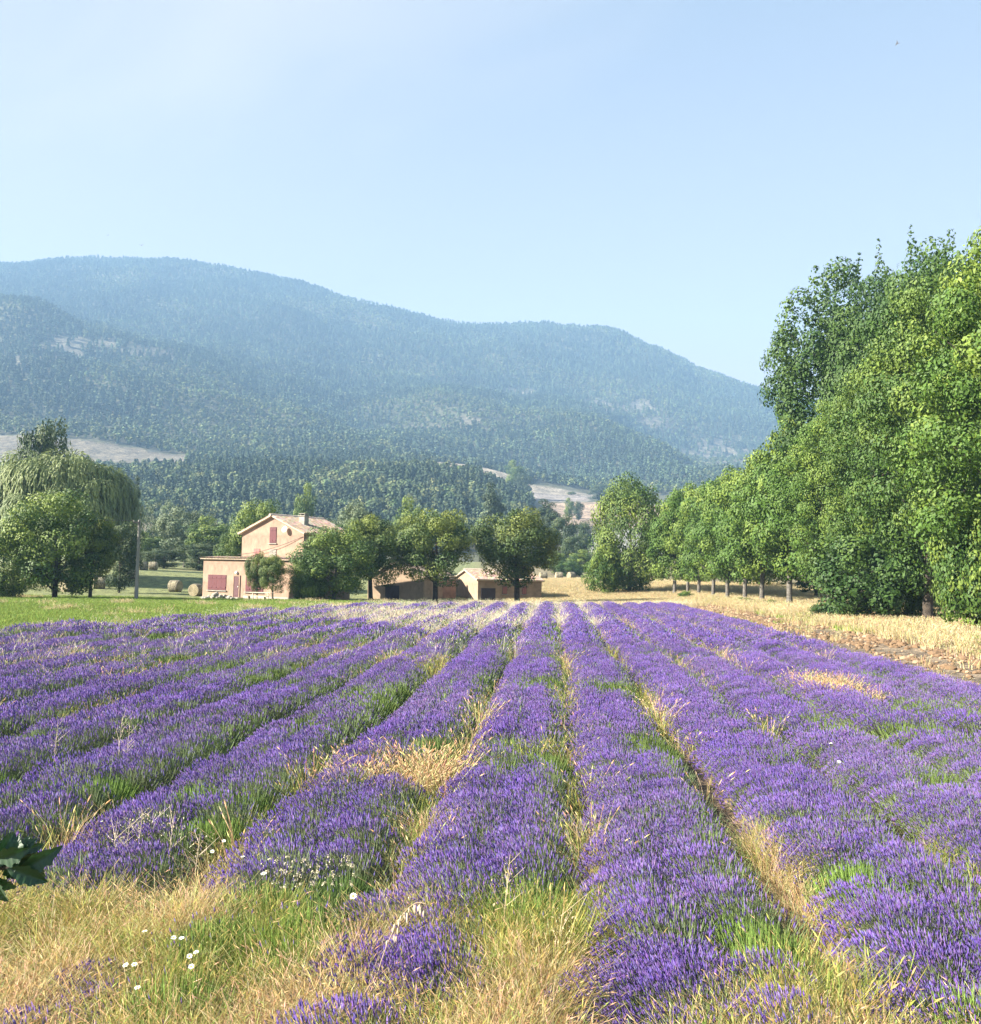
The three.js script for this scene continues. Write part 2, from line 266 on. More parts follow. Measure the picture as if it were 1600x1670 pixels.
// ---------------------------------------------------------------- woods on the hills: masses of trees
function farTreeGeo(seed, kind, quads, size) {                        // about 10 m tall
  const r = RNG(seed), S = new Soup(), col = kind === 'pine' ? [[0.030, 0.055, 0.028], [0.060, 0.086, 0.042]] : [[0.048, 0.082, 0.030], [0.115, 0.145, 0.062]];
  const lob = []; for (let k = 0; k < 7; k++) { const a = r() * 6.28, q = r() * 1.9; lob.push([Math.cos(a) * q, 4.2 + r() * 3.8 - q * 0.5, Math.sin(a) * q, 1.5 + r() * 1.3]); }
  for (let k = 0; k < quads; k++) {
    let p, n; const d = rdir(r);
    if (kind === 'pine') { const t = Math.pow(r(), 0.7), y = 9.8 - 8.2 * t, rad = (0.25 + 2.3 * t) * (0.6 + 0.5 * r()), a = r() * 6.28; p = [Math.cos(a) * rad, y + (r() - 0.5) * 0.6, Math.sin(a) * rad]; n = nrm([Math.cos(a) + d[0] * 0.7, 0.55 + d[1] * 0.5, Math.sin(a) + d[2] * 0.7]); }
    else { const L = lob[k % lob.length], q = L[3] * (0.75 + 0.3 * r()); p = [L[0] + d[0] * q, L[1] + d[1] * q * 0.85, L[2] + d[2] * q]; const j = rdir(r); n = nrm([d[0] + j[0] * 0.6, d[1] + 0.15 + j[1] * 0.6, d[2] + j[2] * 0.6]); }
    const v = 0.8 + 0.4 * r(); leafAt(S, p, n, size, r, mix3(col[0], col[1], r()).map((x) => x * v), 0.9);
  }
  const h = kind === 'pine' ? 2.2 : 3; S.quad([-0.18, -1, 0], [0.18, -1, 0], [0.12, h, 0], [-0.12, h, 0], [0, 0, 1], [0.10, 0.08, 0.06]); S.quad([0, -1, -0.18], [0, -1, 0.18], [0, h, 0.12], [0, h, -0.12], [1, 0, 0], [0.10, 0.08, 0.06]);
  return S.build();
}
{
  const r = RNG(77), far = [[], [], []], belt = [[], [], []];
  const scatter = (d0, d1, sp, fn) => { for (let d = d0; d < d1; d += sp) for (let x = -0.62 * d; x < 0.62 * d; x += sp) { const X = x + (r() - 0.5) * sp, Z = -(d + (r() - 0.5) * sp); fn(X, Z, 800 - 1600 * X / Z, -Z); } };
  scatter(330, 960, 6.2, (x, z, px, d) => {
    const wob = (fbm(x / 40, z / 40, 2) - 0.5) * 40, edge = px < 865 + wob * 0.6 ? 335 + smooth(650, 865, px) * 60 : 985;
    if (d + wob < edge || px < -60 || px > 1300) return;
    if (fieldAt(x, z)) return; if (px < 300 && d > 828 && d < 962) return;
    const n = fbm(x / 45 + 5, z / 45, 3), pine = n + (r() - 0.5) * 0.3 > 0.47 ? 1 : 0, v = 0.75 + 0.5 * r();
    belt[pine ? 2 : r() < 0.5 ? 0 : 1].push([x, ground(x, z) - 0.3, z, r() * 6.28, (pine ? 1.0 : 0.9) * (0.75 + 0.6 * r()), pine ? [v, v, v * 1.02] : [v * (0.85 + 0.4 * r()), v, v * 0.9]]);
  });
  scatter(958, 2480, 7.4, (x, z, px, d) => {
    if (px < -90 || px > 1330 || fieldAt(x, z)) return;
    const dens = fbm(x / 130 + 31, z / 130, 3), bare = bareAt(x, z); if (r() > (bare ? 0.34 : 0.70 + dens * 0.5)) return;
    const n = fbm(x / 170 + 5, z / 170, 4) + (d > 1650 ? 0.10 : -0.04), pine = n + (r() - 0.5) * 0.3 > 0.5, v = (0.62 + 0.6 * r()) * (0.6 + 0.9 * fbm(x / 75 + 3, z / 75 + 8, 3)), s = (pine ? 1.05 : 0.92) * (0.65 + 0.6 * r());
    far[pine ? 2 : r() < 0.5 ? 0 : 1].push([x, ground(x, z) - 0.4, z, r() * 6.28, s, pine ? [v, v, v] : [v * (0.9 + 0.35 * r()), v, v * 0.85]]);
  });
  const forest = (list, quads, size, name, label) => {
    const g = new THREE.Group(); g.name = name; g.userData = { label, category: 'forest', kind: 'stuff' }; scene.add(g);
    [['broadleaf_trees', 3, 'leaf'], ['oak_trees', 8, 'leaf'], ['pine_trees', 4, 'pine']].forEach(([n, s, k], i) => instances(farTreeGeo(s, k, quads, size), flowerMat, list[i], n, g));
  };
  forest(far, 64, 2.3, 'mountain_forest', 'bluish hazy forest covering the long mountain behind the valley');
  forest(belt, 230, 1.25, 'valley_forest', 'dark green wood of pines and broadleaf trees at the foot of the mountain');
}

// ---------------------------------------------------------------- trees that stand alone
const PROTO = {};
function proto(key, base, category, H, W, crown, trunk, mat) {
  const g = new THREE.Group(); g.userData = { base, category, H, W };
  part(g, 'trunk', trunk, mat ?? barkMat); part(g, 'crown', crown, leafMat, 'stuff');
  return PROTO[key] = g;
}
const LIME = [[0.085, 0.165, 0.022], [0.225, 0.300, 0.045]], OAK = [[0.042, 0.095, 0.020], [0.100, 0.170, 0.028]], ROUND = [[0.062, 0.112, 0.024], [0.24, 0.28, 0.05]], GREY = [[0.120, 0.165, 0.085], [0.21, 0.25, 0.14]], BUSH = [[0.075, 0.135, 0.028], [0.245, 0.31, 0.05]];
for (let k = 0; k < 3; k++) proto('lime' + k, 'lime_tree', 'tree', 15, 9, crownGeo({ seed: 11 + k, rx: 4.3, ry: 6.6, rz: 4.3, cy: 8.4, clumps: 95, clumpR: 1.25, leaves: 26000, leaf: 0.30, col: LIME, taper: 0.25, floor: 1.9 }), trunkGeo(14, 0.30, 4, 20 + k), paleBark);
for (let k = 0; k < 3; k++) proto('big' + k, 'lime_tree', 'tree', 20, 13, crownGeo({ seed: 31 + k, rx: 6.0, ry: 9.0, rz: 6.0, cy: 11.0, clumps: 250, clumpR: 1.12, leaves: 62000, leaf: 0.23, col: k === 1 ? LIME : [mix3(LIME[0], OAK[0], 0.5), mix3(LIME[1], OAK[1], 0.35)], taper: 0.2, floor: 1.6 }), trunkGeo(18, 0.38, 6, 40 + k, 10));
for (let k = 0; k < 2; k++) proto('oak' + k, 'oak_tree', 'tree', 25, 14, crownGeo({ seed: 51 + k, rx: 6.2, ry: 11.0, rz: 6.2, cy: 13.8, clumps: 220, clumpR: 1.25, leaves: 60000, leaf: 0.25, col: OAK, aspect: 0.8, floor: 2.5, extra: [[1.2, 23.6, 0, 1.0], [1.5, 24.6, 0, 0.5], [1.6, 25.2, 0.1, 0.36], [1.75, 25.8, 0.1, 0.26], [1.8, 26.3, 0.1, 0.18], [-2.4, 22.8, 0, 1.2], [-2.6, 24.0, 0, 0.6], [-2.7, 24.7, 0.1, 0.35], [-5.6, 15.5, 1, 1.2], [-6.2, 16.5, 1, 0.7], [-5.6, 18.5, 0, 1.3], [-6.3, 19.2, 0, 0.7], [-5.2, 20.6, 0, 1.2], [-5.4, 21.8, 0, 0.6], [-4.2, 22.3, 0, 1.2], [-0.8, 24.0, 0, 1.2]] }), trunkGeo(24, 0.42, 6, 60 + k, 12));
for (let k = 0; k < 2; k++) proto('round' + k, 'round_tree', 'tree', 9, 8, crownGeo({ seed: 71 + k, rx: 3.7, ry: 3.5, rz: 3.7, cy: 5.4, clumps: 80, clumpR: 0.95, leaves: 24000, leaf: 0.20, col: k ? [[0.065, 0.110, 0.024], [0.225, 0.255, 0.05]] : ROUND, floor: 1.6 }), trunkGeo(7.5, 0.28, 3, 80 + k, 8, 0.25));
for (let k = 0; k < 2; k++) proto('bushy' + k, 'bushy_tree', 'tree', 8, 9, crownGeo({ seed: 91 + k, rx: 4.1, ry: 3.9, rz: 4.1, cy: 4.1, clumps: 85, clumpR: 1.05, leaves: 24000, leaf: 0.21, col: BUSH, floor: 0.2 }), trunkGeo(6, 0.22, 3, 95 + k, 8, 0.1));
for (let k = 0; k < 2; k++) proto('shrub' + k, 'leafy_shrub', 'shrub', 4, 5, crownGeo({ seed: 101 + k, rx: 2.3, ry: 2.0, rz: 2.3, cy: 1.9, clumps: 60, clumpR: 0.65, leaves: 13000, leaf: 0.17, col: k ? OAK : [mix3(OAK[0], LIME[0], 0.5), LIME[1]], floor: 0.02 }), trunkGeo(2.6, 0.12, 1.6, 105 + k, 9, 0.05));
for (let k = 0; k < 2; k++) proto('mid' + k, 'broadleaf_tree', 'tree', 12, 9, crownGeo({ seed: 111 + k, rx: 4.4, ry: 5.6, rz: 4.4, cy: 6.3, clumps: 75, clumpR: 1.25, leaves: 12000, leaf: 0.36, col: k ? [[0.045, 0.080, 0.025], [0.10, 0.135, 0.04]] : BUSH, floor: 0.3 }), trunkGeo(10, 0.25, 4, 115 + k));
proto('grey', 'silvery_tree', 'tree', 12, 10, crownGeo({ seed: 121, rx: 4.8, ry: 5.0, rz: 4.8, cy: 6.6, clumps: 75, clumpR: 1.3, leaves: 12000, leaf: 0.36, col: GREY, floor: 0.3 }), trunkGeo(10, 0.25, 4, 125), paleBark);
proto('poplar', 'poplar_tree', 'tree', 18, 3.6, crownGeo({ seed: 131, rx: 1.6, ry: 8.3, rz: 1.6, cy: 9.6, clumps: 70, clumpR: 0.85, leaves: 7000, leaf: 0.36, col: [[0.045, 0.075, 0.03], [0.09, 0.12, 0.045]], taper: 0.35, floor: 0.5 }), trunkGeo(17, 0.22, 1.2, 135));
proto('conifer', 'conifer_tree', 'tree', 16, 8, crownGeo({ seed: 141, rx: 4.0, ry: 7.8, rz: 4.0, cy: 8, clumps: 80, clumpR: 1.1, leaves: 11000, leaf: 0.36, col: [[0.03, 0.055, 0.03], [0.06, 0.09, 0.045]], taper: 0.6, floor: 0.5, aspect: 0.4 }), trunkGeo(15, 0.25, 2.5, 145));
{ // bare grey trees with a few dry twigs
  const r = RNG(151), gs = []; const grow = (p, dir, L, rad, dep) => { const e = add(p, dir, L); gs.push(limb(p, e, rad, rad * 0.6, dep > 2 ? 6 : 4)); if (!dep) return; for (let k = 0; k < 3; k++) { const j = rdir(r); grow(add(p, dir, L * (0.55 + 0.45 * r())), nrm([dir[0] + j[0] * 0.55, dir[1] + 0.1 + j[1] * 0.35, dir[2] + j[2] * 0.55]), L * (0.6 + 0.2 * r()), rad * 0.62, dep - 1); } };
  grow([0, -0.3, 0], [0, 1, 0], 3.6, 0.16, 4);
  const g = new THREE.Group(); g.userData = { base: 'bare_tree', category: 'tree', H: 11, W: 7 }; part(g, 'trunk', mergeGeometries(gs), std(0.42, 0.38, 0.33, 0.9)); part(g, 'crown', crownGeo({ seed: 152, rx: 2.5, ry: 3, rz: 2.5, cy: 7.5, clumps: 30, clumpR: 0.7, leaves: 900, leaf: 0.32, col: GREY }), leafMat, 'stuff'); PROTO.bare = g;
}
{ // weeping willow: tiers of hanging strands over a leafy dome
  const r = RNG(161), S = new Soup(), lobes = []; for (let k = 0; k < 75; k++) { const a = r() * 6.28, e = Math.asin(0.15 + 0.85 * r()), q = 0.75 + 0.3 * r(); lobes.push({ p: [Math.cos(a) * Math.cos(e) * 7.4 * q, 6.0 + Math.sin(e) * 7.2 * q, Math.sin(a) * Math.cos(e) * 7.4 * q], s: 0.9 + 0.8 * r(), t: r() }); }
  for (let k = 0; k < 5400; k++) { const L = lobes[k % lobes.length], d = rdir(r), len = (1.2 + 3.4 * r()) * (0.7 + 0.6 * L.t); let p = [L.p[0] + d[0] * L.s, L.p[1] + Math.abs(d[1]) * L.s * 0.7, L.p[2] + d[2] * L.s], v = nrm([p[0] * 0.16 + d[0] * 0.5, 0.5, p[2] * 0.16 + d[2] * 0.5]); const step = 0.30;
    for (let q = 0; q < len / step; q++) { v = nrm([v[0] * 0.7, v[1] * 0.7 - 0.45, v[2] * 0.7]); const j = rdir(r); v = nrm(add(v, j, 0.22)); p = add(p, v, step); if (p[1] < 1.2) break; const n = nrm([d[0] * 0.6 + L.p[0] * 0.10 + j[0] * 0.5, 0.30 + j[1] * 0.4, d[2] * 0.6 + L.p[2] * 0.10 + j[2] * 0.5]), c = mix3([0.125, 0.175, 0.055], [0.28, 0.325, 0.13], L.t * 0.6 + r() * 0.4), b = nrm(cross(n, v)), w = 0.045 + 0.04 * r(); S.quad(add(p, b, -w), add(p, b, w), add(add(p, v, step * 1.3), b, w * 0.4), add(add(p, v, step * 1.3), b, -w * 0.4), n, c); } }
  const g = new THREE.Group(); g.userData = { base: 'weeping_willow', category: 'tree', H: 14.2, W: 18 }; part(g, 'trunk', trunkGeo(12, 0.5, 6, 165, 10), barkMat); part(g, 'crown', S.build(), leafMat, 'stuff'); PROTO.willow = g;
}
function plant(key, px, d, topPy, label, o = {}) {
  const P = PROTO[key], x = at(px, 930, d).x, z = -d, y = ground(x, z) + (o.dy ?? 0), top = at(px, topPy, d).y, sy = (top - y) / P.userData.H, sx = o.w ? o.w / 1600 * d / P.userData.W : sy;
  return shade(placeCopy(P, label, new THREE.Vector3(x, y - 0.05, z), o.turn ?? (px * 0.37 + d) % 6.28, new THREE.Vector3(sx, sy, sx), o.group, o.name));
}
// the avenue on the right
plant('bushy1', 1028, 123, 781, 'large round tree closing the far end of the avenue, pale green top against the mountain', { w: 140 });
plant('shrub0', 985, 121, 892, 'low spreading bush at the foot of the round tree closing the avenue', { w: 70 });
[[1100, 118, 797, 96], [1122, 116, 790, 84], [1140, 113, 784, 92], [1163, 108, 776, 98], [1187, 103, 766, 106], [1216, 98, 752, 116], [1243, 92, 722, 128], [1288, 85, 682, 152]].forEach(([px, d, top, w], i) => plant('lime' + i % 3, px, d, top, ['first small lime tree of the avenue counted from the round tree, touching its right side', 'second lime tree from the round tree at the far end of the avenue', 'third lime tree from the round tree at the far end of the avenue', 'fourth lime tree from the round tree in the avenue', 'fifth lime tree from the round tree in the avenue', 'sixth lime tree from the round tree in the avenue, bare grey trunk in dry grass', 'seventh lime tree from the round tree in the avenue', 'bright lime tree in front of the tall dark oak, grey trunk clear in dry grass'][i], { w, turn: i * 1.7, group: 'lime trees of the avenue' }));
plant('big1', 1352, 77, 650, 'broad lime tree half hiding the tall dark oak behind it', { w: 190, group: 'lime trees of the avenue' });
plant('oak0', 1372, 84, 438, 'tall dark oak rising above the limes with its ragged crown against the sky', { w: 270, turn: 0.3 });
plant('oak1', 1512, 72, 388, 'second tall dark oak, right of the ragged one and behind the big limes', { w: 280, turn: 1.9 });
plant('oak1', 1440, 80, 428, 'third dark oak filling the gap between the ragged oak and the second one', { w: 230, turn: 4.2 });
plant('big0', 1428, 66, 590, 'bright green lime tree below the second oak, thin trunk behind the low bush', { w: 210, group: 'lime trees of the avenue' });
plant('big2', 1512, 56, 440, 'near lime tree with a short dark trunk and boughs hanging down to the dry grass', { w: 300, group: 'lime trees of the avenue' });
plant('big1', 1650, 47, 345, 'nearest and tallest lime tree of the avenue, cut off by the right edge', { w: 400, turn: 2.2, group: 'lime trees of the avenue' });
plant('shrub1', 1400, 59, 868, 'dense leafy bush at the foot of the near lime with the short dark trunk', { w: 190 });
plant('shrub0', 1478, 58, 892, 'small dark bush pressed against the short trunk of the near lime', { w: 110 });
plant('shrub0', 1590, 47, 826, 'tall bright bush at the right edge beneath the nearest lime', { w: 150 });
plant('shrub1', 1345, 62, 985, 'low green weed bush in dry grass left of the dense leafy bush', { w: 60 });
[[1330, 112, 800], [1420, 104, 760], [1520, 96, 720], [1620, 88, 690], [1235, 135, 800]].forEach(([px, d, top], i) => plant('mid' + i % 2, px, d, top, ['dark tree of the second row seen behind the bright lime trunk','dark tree of the second row behind the dense leafy bush','dark tree of the second row behind the short dark trunk','dark tree of the second row at the right edge','dark tree of the second row seen between the middle avenue trunks'][i], { w: 150, group: 'second row of trees behind the avenue' }));
[[1120, 109, 962, 30], [1215, 92, 973, 40], [1255, 86, 976, 26]].forEach(([px, d, top, w], i) => plant('shrub0', px, d, top, ['sprout of green weeds in dry grass below the first limes', 'patch of green shoots in dry grass at the sixth lime', 'patch of green shoots in dry grass left of the bright lime trunk'][i], { w }));
// left of the picture
plant('willow', 92, 122, 728, 'great weeping willow with pale hanging strands behind the round leafy tree', { w: 290 });
plant('mid1', 62, 150, 686, 'dark tree rising behind the top of the weeping willow', { w: 92 });
plant('bushy0', 92, 83, 803, 'round leafy walnut tree in front of the weeping willow', { w: 185, name: 'walnut_tree' });
plant('bushy1', 6, 81, 860, 'leafy tree cut off by the left edge beside the walnut', { w: 130, name: 'walnut_tree' });
plant('round0', 148, 84, 838, 'dark lower tree with a bare trunk at the right side of the walnut', { w: 92 });
plant('mid1', 196, 106, 852, 'dark bushy tree under the right side of the willow', { w: 62 });
plant('poplar', 218, 190, 765, 'slender pale poplar against the dark wood above the electricity pole', { w: 12 });
// behind the meadow
[[240, 205, 872, 'mid0', 70, 'low green tree at the far edge of the hay meadow, right of the pole'], [300, 190, 822, 'grey', 90, 'broad pale green tree at the edge of the hay meadow'], [345, 178, 850, 'mid0', 85, 'green tree at the meadow edge left of the farmhouse'], [268, 215, 850, 'mid1', 60, 'dark green tree at the meadow edge between pole and farmhouse'], [325, 172, 885, 'mid1', 80, 'dark low tree at the meadow edge close to the hay bale'], [268, 176, 895, 'mid1', 70, 'low dark tree standing over the farthest hay bales']].forEach(([px, d, top, k, w, l]) => plant(k, px, d, top, l, { w }));
[[228, 225, 808], [252, 235, 812], [275, 228, 806], [335, 212, 822], [372, 200, 838]].forEach(([px, d, top], i) => plant('bare', px, d, top, ['bare grey tree just right of the electricity pole top','second bare grey tree right of the pole','third bare grey tree right of the pole','bare grey tree rising out of the broad pale green tree','bare grey tree close to the yellow green tree by the farmhouse'][i], { w: 46, turn: i * 1.3, group: 'bare grey trees at the wood edge' }));
plant('bushy0', 422, 118, 818, 'bright green tree rising behind the farmhouse roof', { w: 110 });
plant('bushy1', 380, 116, 862, 'yellow green tree behind the left eave of the farmhouse', { w: 62 });
plant('grey', 572, 150, 812, 'silvery green tree behind the farmhouse roof', { w: 92 });
plant('mid0', 492, 240, 800, 'yellow topped tree in the wood above the farmhouse chimney', { w: 40 });
plant('mid0', 668, 190, 822, 'green tree behind the gap of the bushy tree and the first round tree', { w: 60 });
plant('mid1', 605, 210, 838, 'dark tree behind the bright bushy tree', { w: 70 });
// in front of the farm
plant('bushy0', 545, 93, 860, 'big dark bushy tree hiding the right half of the farmhouse', { w: 150, turn: 0.9 });
plant('round0', 606, 97, 836, 'bright green bushy tree between the farmhouse and the first round tree', { w: 120, turn: 2.4 });
plant('bushy1', 502, 91, 902, 'low bush at the left foot of the big bushy tree', { w: 74 });
plant('round1', 420, 90, 898, 'small dark tree in front of the annex window', { w: 40 });
plant('round0', 446, 89, 902, 'small tree beside the garden bench in front of the annex', { w: 50, turn: 2 });
plant('round0', 710, 97, 825, 'round dark tree in front of the low barn, left of its twin', { w: 138, turn: 1.0 });
plant('round1', 843, 101, 824, 'round yellow green tree in front of the small stone barn', { w: 146, turn: 0.4 });
// right of the farm
plant('poplar', 798, 330, 778, 'taller of the two poplars above the round trees', { w: 30 });
plant('poplar', 814, 335, 800, 'shorter dark poplar close beside the taller poplar', { w: 20 });
[[882, 300, 806, 'poplar', 32, 'poplar behind the yellow green round tree'], [900, 290, 812, 'poplar', 28, 'narrow dark poplar beside the tan field'], [915, 260, 840, 'mid1', 46, 'dark blue green tree below the tan field'], [935, 240, 872, 'mid1', 50, 'dark tree between the round tree and the avenue'], [905, 215, 900, 'mid0', 52, 'green shrubby tree behind the hay bales beside the barn'], [945, 210, 900, 'mid0', 50, 'green shrubby tree behind the hay bales towards the avenue'], [925, 205, 915, 'shrub1', 52, 'low dark hedge shrub right behind the hay bales'], [950, 330, 850, 'mid1', 36, 'bluish tree at the lower edge of the grey field']].forEach(([px, d, top, k, w, l]) => plant(k, px, d, top, l, { w }));
[[838, 800, 756, 36], [852, 790, 772, 30], [928, 610, 815, 20], [942, 600, 818, 18], [930, 900, 802, 16], [975, 860, 790, 40], [1005, 850, 790, 40]].forEach(([px, d, top, w], i) => plant('mid' + i % 2, px, d, top, ['big rounded tree standing among the pale hill fields', 'lower rounded tree right of the big one among the pale hill fields', 'left tree of the small clump in the tan hill field', 'right tree of the small clump in the tan hill field', 'tiny tree at the top of the tan hill field', 'left tree of the pair above the tan hill field near the avenue', 'right tree of the pair above the tan hill field near the avenue'][i], { w }));

// ---------------------------------------------------------------- farm buildings
const wallTex = noiseTex;
const boxUV = (w, h, d, s = 2) => { const g = new THREE.BoxGeometry(w, h, d), uv = g.attributes.uv, n = g.attributes.normal, p = g.attributes.position; for (let i = 0; i < uv.count; i++) { const ax = Math.abs(n.getX(i)) > 0.5; uv.setXY(i, (ax ? p.getZ(i) : p.getX(i)) / s, (Math.abs(n.getY(i)) > 0.5 ? p.getZ(i) : p.getY(i)) / s); } return g; };
const box = (x0, x1, y0, y1, z0, z1) => boxUV(x1 - x0, y1 - y0, z1 - z0).translate((x0 + x1) / 2, (y0 + y1) / 2, (z0 + z1) / 2);
const softTex = (() => { const N = 256, a = new Uint8Array(N * N * 4); for (let j = 0; j < N; j++) for (let i = 0; i < N; i++) { const f = (x, y, p) => { const ix = Math.floor(x), iy = Math.floor(y), fx = x - ix, fy = y - iy, m = (q) => ((q % p) + p) % p; return lerp(lerp(hash2(m(ix), m(iy)), hash2(m(ix + 1), m(iy)), fx), lerp(hash2(m(ix), m(iy + 1)), hash2(m(ix + 1), m(iy + 1)), fx), fy); }; const v = 172 + 82 * (0.5 * f(i / 64, j / 64, 4) + 0.3 * f(i / 16, j / 32, 16) + 0.2 * f(i / 3.2, j / 3.2, 80)), o = (j * N + i) * 4; a[o] = a[o + 1] = a[o + 2] = v; a[o + 3] = 255; } const t = new THREE.DataTexture(a, N, N, THREE.RGBAFormat); t.wrapS = t.wrapT = THREE.RepeatWrapping; t.magFilter = THREE.LinearFilter; t.colorSpace = THREE.SRGBColorSpace; t.needsUpdate = true; return t; })();
const M = { plaster: std(0.42, 0.282, 0.205, 0.95, { map: softTex }), salmon: std(0.46, 0.265, 0.175, 0.95, { map: softTex }), tan: std(0.44, 0.315, 0.215, 0.95, { map: softTex }), shutter: std(0.105, 0.020, 0.026, 0.6), pink: std(0.32, 0.13, 0.11, 0.7), dark: std(0.045, 0.03, 0.035, 0.8), stone: std(0.46, 0.42, 0.36, 0.95, { map: softTex }), white: std(0.72, 0.70, 0.66, 0.5), frame: std(0.5, 0.4, 0.3, 0.8), tile: new THREE.MeshStandardMaterial({ vertexColors: true, roughness: 0.95 }) };
function tiles(a, right, down, w, len, seed, pal) {                     // rows of canal tiles on a slope: a = upper left corner, unit vectors right and down the slope
  const r = RNG(seed), S = new Soup(), n = nrm(cross(down, right)).map((x) => x * (cross(down, right)[1] < 0 ? -1 : 1)), pitch = 0.21, rows = Math.round(w / pitch), m = Math.max(1, Math.round(len / 0.36));
  for (let k = 0; k < rows; k++) for (let j = 0; j < m; j++) {
    const c = mix3(pal[0], pal[1], r()).map((x) => x * (0.8 + 0.4 * r())), x0 = k * w / rows, L0 = j * len / m, L1 = (j + 1.12) * len / m, lift = 0.03 + 0.012 * r();
    const P = (t, L, e) => { const ang = Math.PI * t; return add(add(add(a, right, x0 + w / rows * (0.5 - 0.5 * Math.cos(ang))), down, L), n, 0.012 + e + 0.085 * Math.sin(ang)); };
    for (let q = 0; q < 4; q++) { const t0 = q / 4, t1 = (q + 1) / 4, nn = nrm(add(add([0, 0, 0], right, -Math.cos(Math.PI * (t0 + t1) / 2)), n, Math.sin(Math.PI * (t0 + t1) / 2) + 0.2)); S.quad(P(t0, L0, 0), P(t1, L0, 0), P(t1, L1, lift), P(t0, L1, lift), nn, c); }
  }
  return S.build();
}
const PAL = [[0.26, 0.18, 0.13], [0.46, 0.37, 0.29]];
function gableHouse(root, x0, x1, z0, z1, y0, eave, ridge, along, mat, seed, over = 0.35) {   // along: the ridge runs along 'z' or 'x'
  const sh = new THREE.Shape(), A = along === 'z', a = A ? x0 : -z1, b = A ? x1 : -z0; sh.moveTo(a, y0); sh.lineTo(b, y0); sh.lineTo(b, eave); sh.lineTo((a + b) / 2, ridge); sh.lineTo(a, eave); sh.closePath();
  const g = new THREE.ExtrudeGeometry(sh, { depth: A ? z1 - z0 : x1 - x0, bevelEnabled: false }); if (A) g.translate(0, 0, z0); else { g.rotateY(Math.PI / 2); g.translate(x0, 0, 0); }
  const uv = g.attributes.uv; for (let i = 0; i < uv.count; i++) uv.setXY(i, uv.getX(i) / 2, uv.getY(i) / 2);
  part(root, 'wall', g, mat);
  const half = (b - a) / 2, sl = Math.hypot(half, ridge - eave), down = (ridge - eave) / sl, hor = half / sl, len = sl + over;
  const roof = part(root, 'roof', mergeGeometries([-1, 1].map((s) => { const q = new THREE.BoxGeometry(A ? len : x1 - x0 + 2 * over, 0.09, A ? z1 - z0 + 2 * over : len), ang = Math.atan2(ridge - eave, half); if (A) q.rotateZ(-s * ang); else q.rotateX(s * ang); const off = len / 2; return A ? q.translate((a + b) / 2 + s * hor * off, ridge + 0.055 - down * off, (z0 + z1) / 2) : q.translate((x0 + x1) / 2, ridge + 0.055 - down * off, (z0 + z1) / 2 + s * hor * off); })), M.frame);
  for (const s of [-1, 1]) { const o = A ? [(a + b) / 2, ridge + 0.10, s > 0 ? z1 + over : z0 - over] : [s > 0 ? x0 - over : x1 + over, ridge + 0.10, (z0 + z1) / 2], rt = A ? [0, 0, -s] : [s, 0, 0], dn = A ? [s * hor, -down, 0] : [0, -down, s * hor]; part(roof, 'roof_tiles', tiles(o, rt, dn, (A ? z1 - z0 : x1 - x0) + 2 * over, len, seed + s, PAL), M.tile, 'stuff'); }
  const rg = []; const L = (A ? z1 - z0 : x1 - x0) + 2 * over; for (let k = 0; k < L / 0.4; k++) { const q = new THREE.CylinderGeometry(0.13, 0.15, 0.44, 8); if (A) q.rotateX(Math.PI / 2).translate((a + b) / 2, ridge + 0.14, z0 - over + 0.2 + k * 0.4); else q.rotateZ(Math.PI / 2).translate(x0 - over + 0.2 + k * 0.4, ridge + 0.14, (z0 + z1) / 2); rg.push(q); }
  part(roof, 'ridge_tiles', mergeGeometries(rg), std(0.5, 0.4, 0.33), 'stuff');
  return roof;
}
function shutters(root, x0, x1, y0, y1, z, mat, leaves = 2, label) {
  const w = new THREE.Group(); w.name = 'window'; if (label) w.userData.label = label; root.add(w);
  part(w, 'recess', box(x0 - 0.03, x1 + 0.03, y0 - 0.03, y1 + 0.03, z + 0.004, z + 0.02), M.dark);
  for (let k = 0; k < leaves; k++) { const a = lerp(x0, x1, k / leaves) + 0.012, b = lerp(x0, x1, (k + 1) / leaves) - 0.012, gs = [box(a, b, y0, y1, z + 0.022, z + 0.055)]; for (let q = 1; q < 4; q++) gs.push(box(lerp(a, b, q / 4) - 0.008, lerp(a, b, q / 4) + 0.008, y0 + 0.02, y1 - 0.02, z + 0.056, z + 0.064)); gs.push(box(a + 0.02, b - 0.02, y0 + 0.2, y0 + 0.3, z + 0.066, z + 0.085), box(a + 0.02, b - 0.02, y1 - 0.3, y1 - 0.2, z + 0.066, z + 0.085)); part(w, 'shutter', mergeGeometries(gs), mat); }
  part(w, 'sill', box(x0 - 0.12, x1 + 0.12, y0 - 0.12, y0 - 0.035, z + 0.003, z + 0.14), M.stone);
  return w;
}
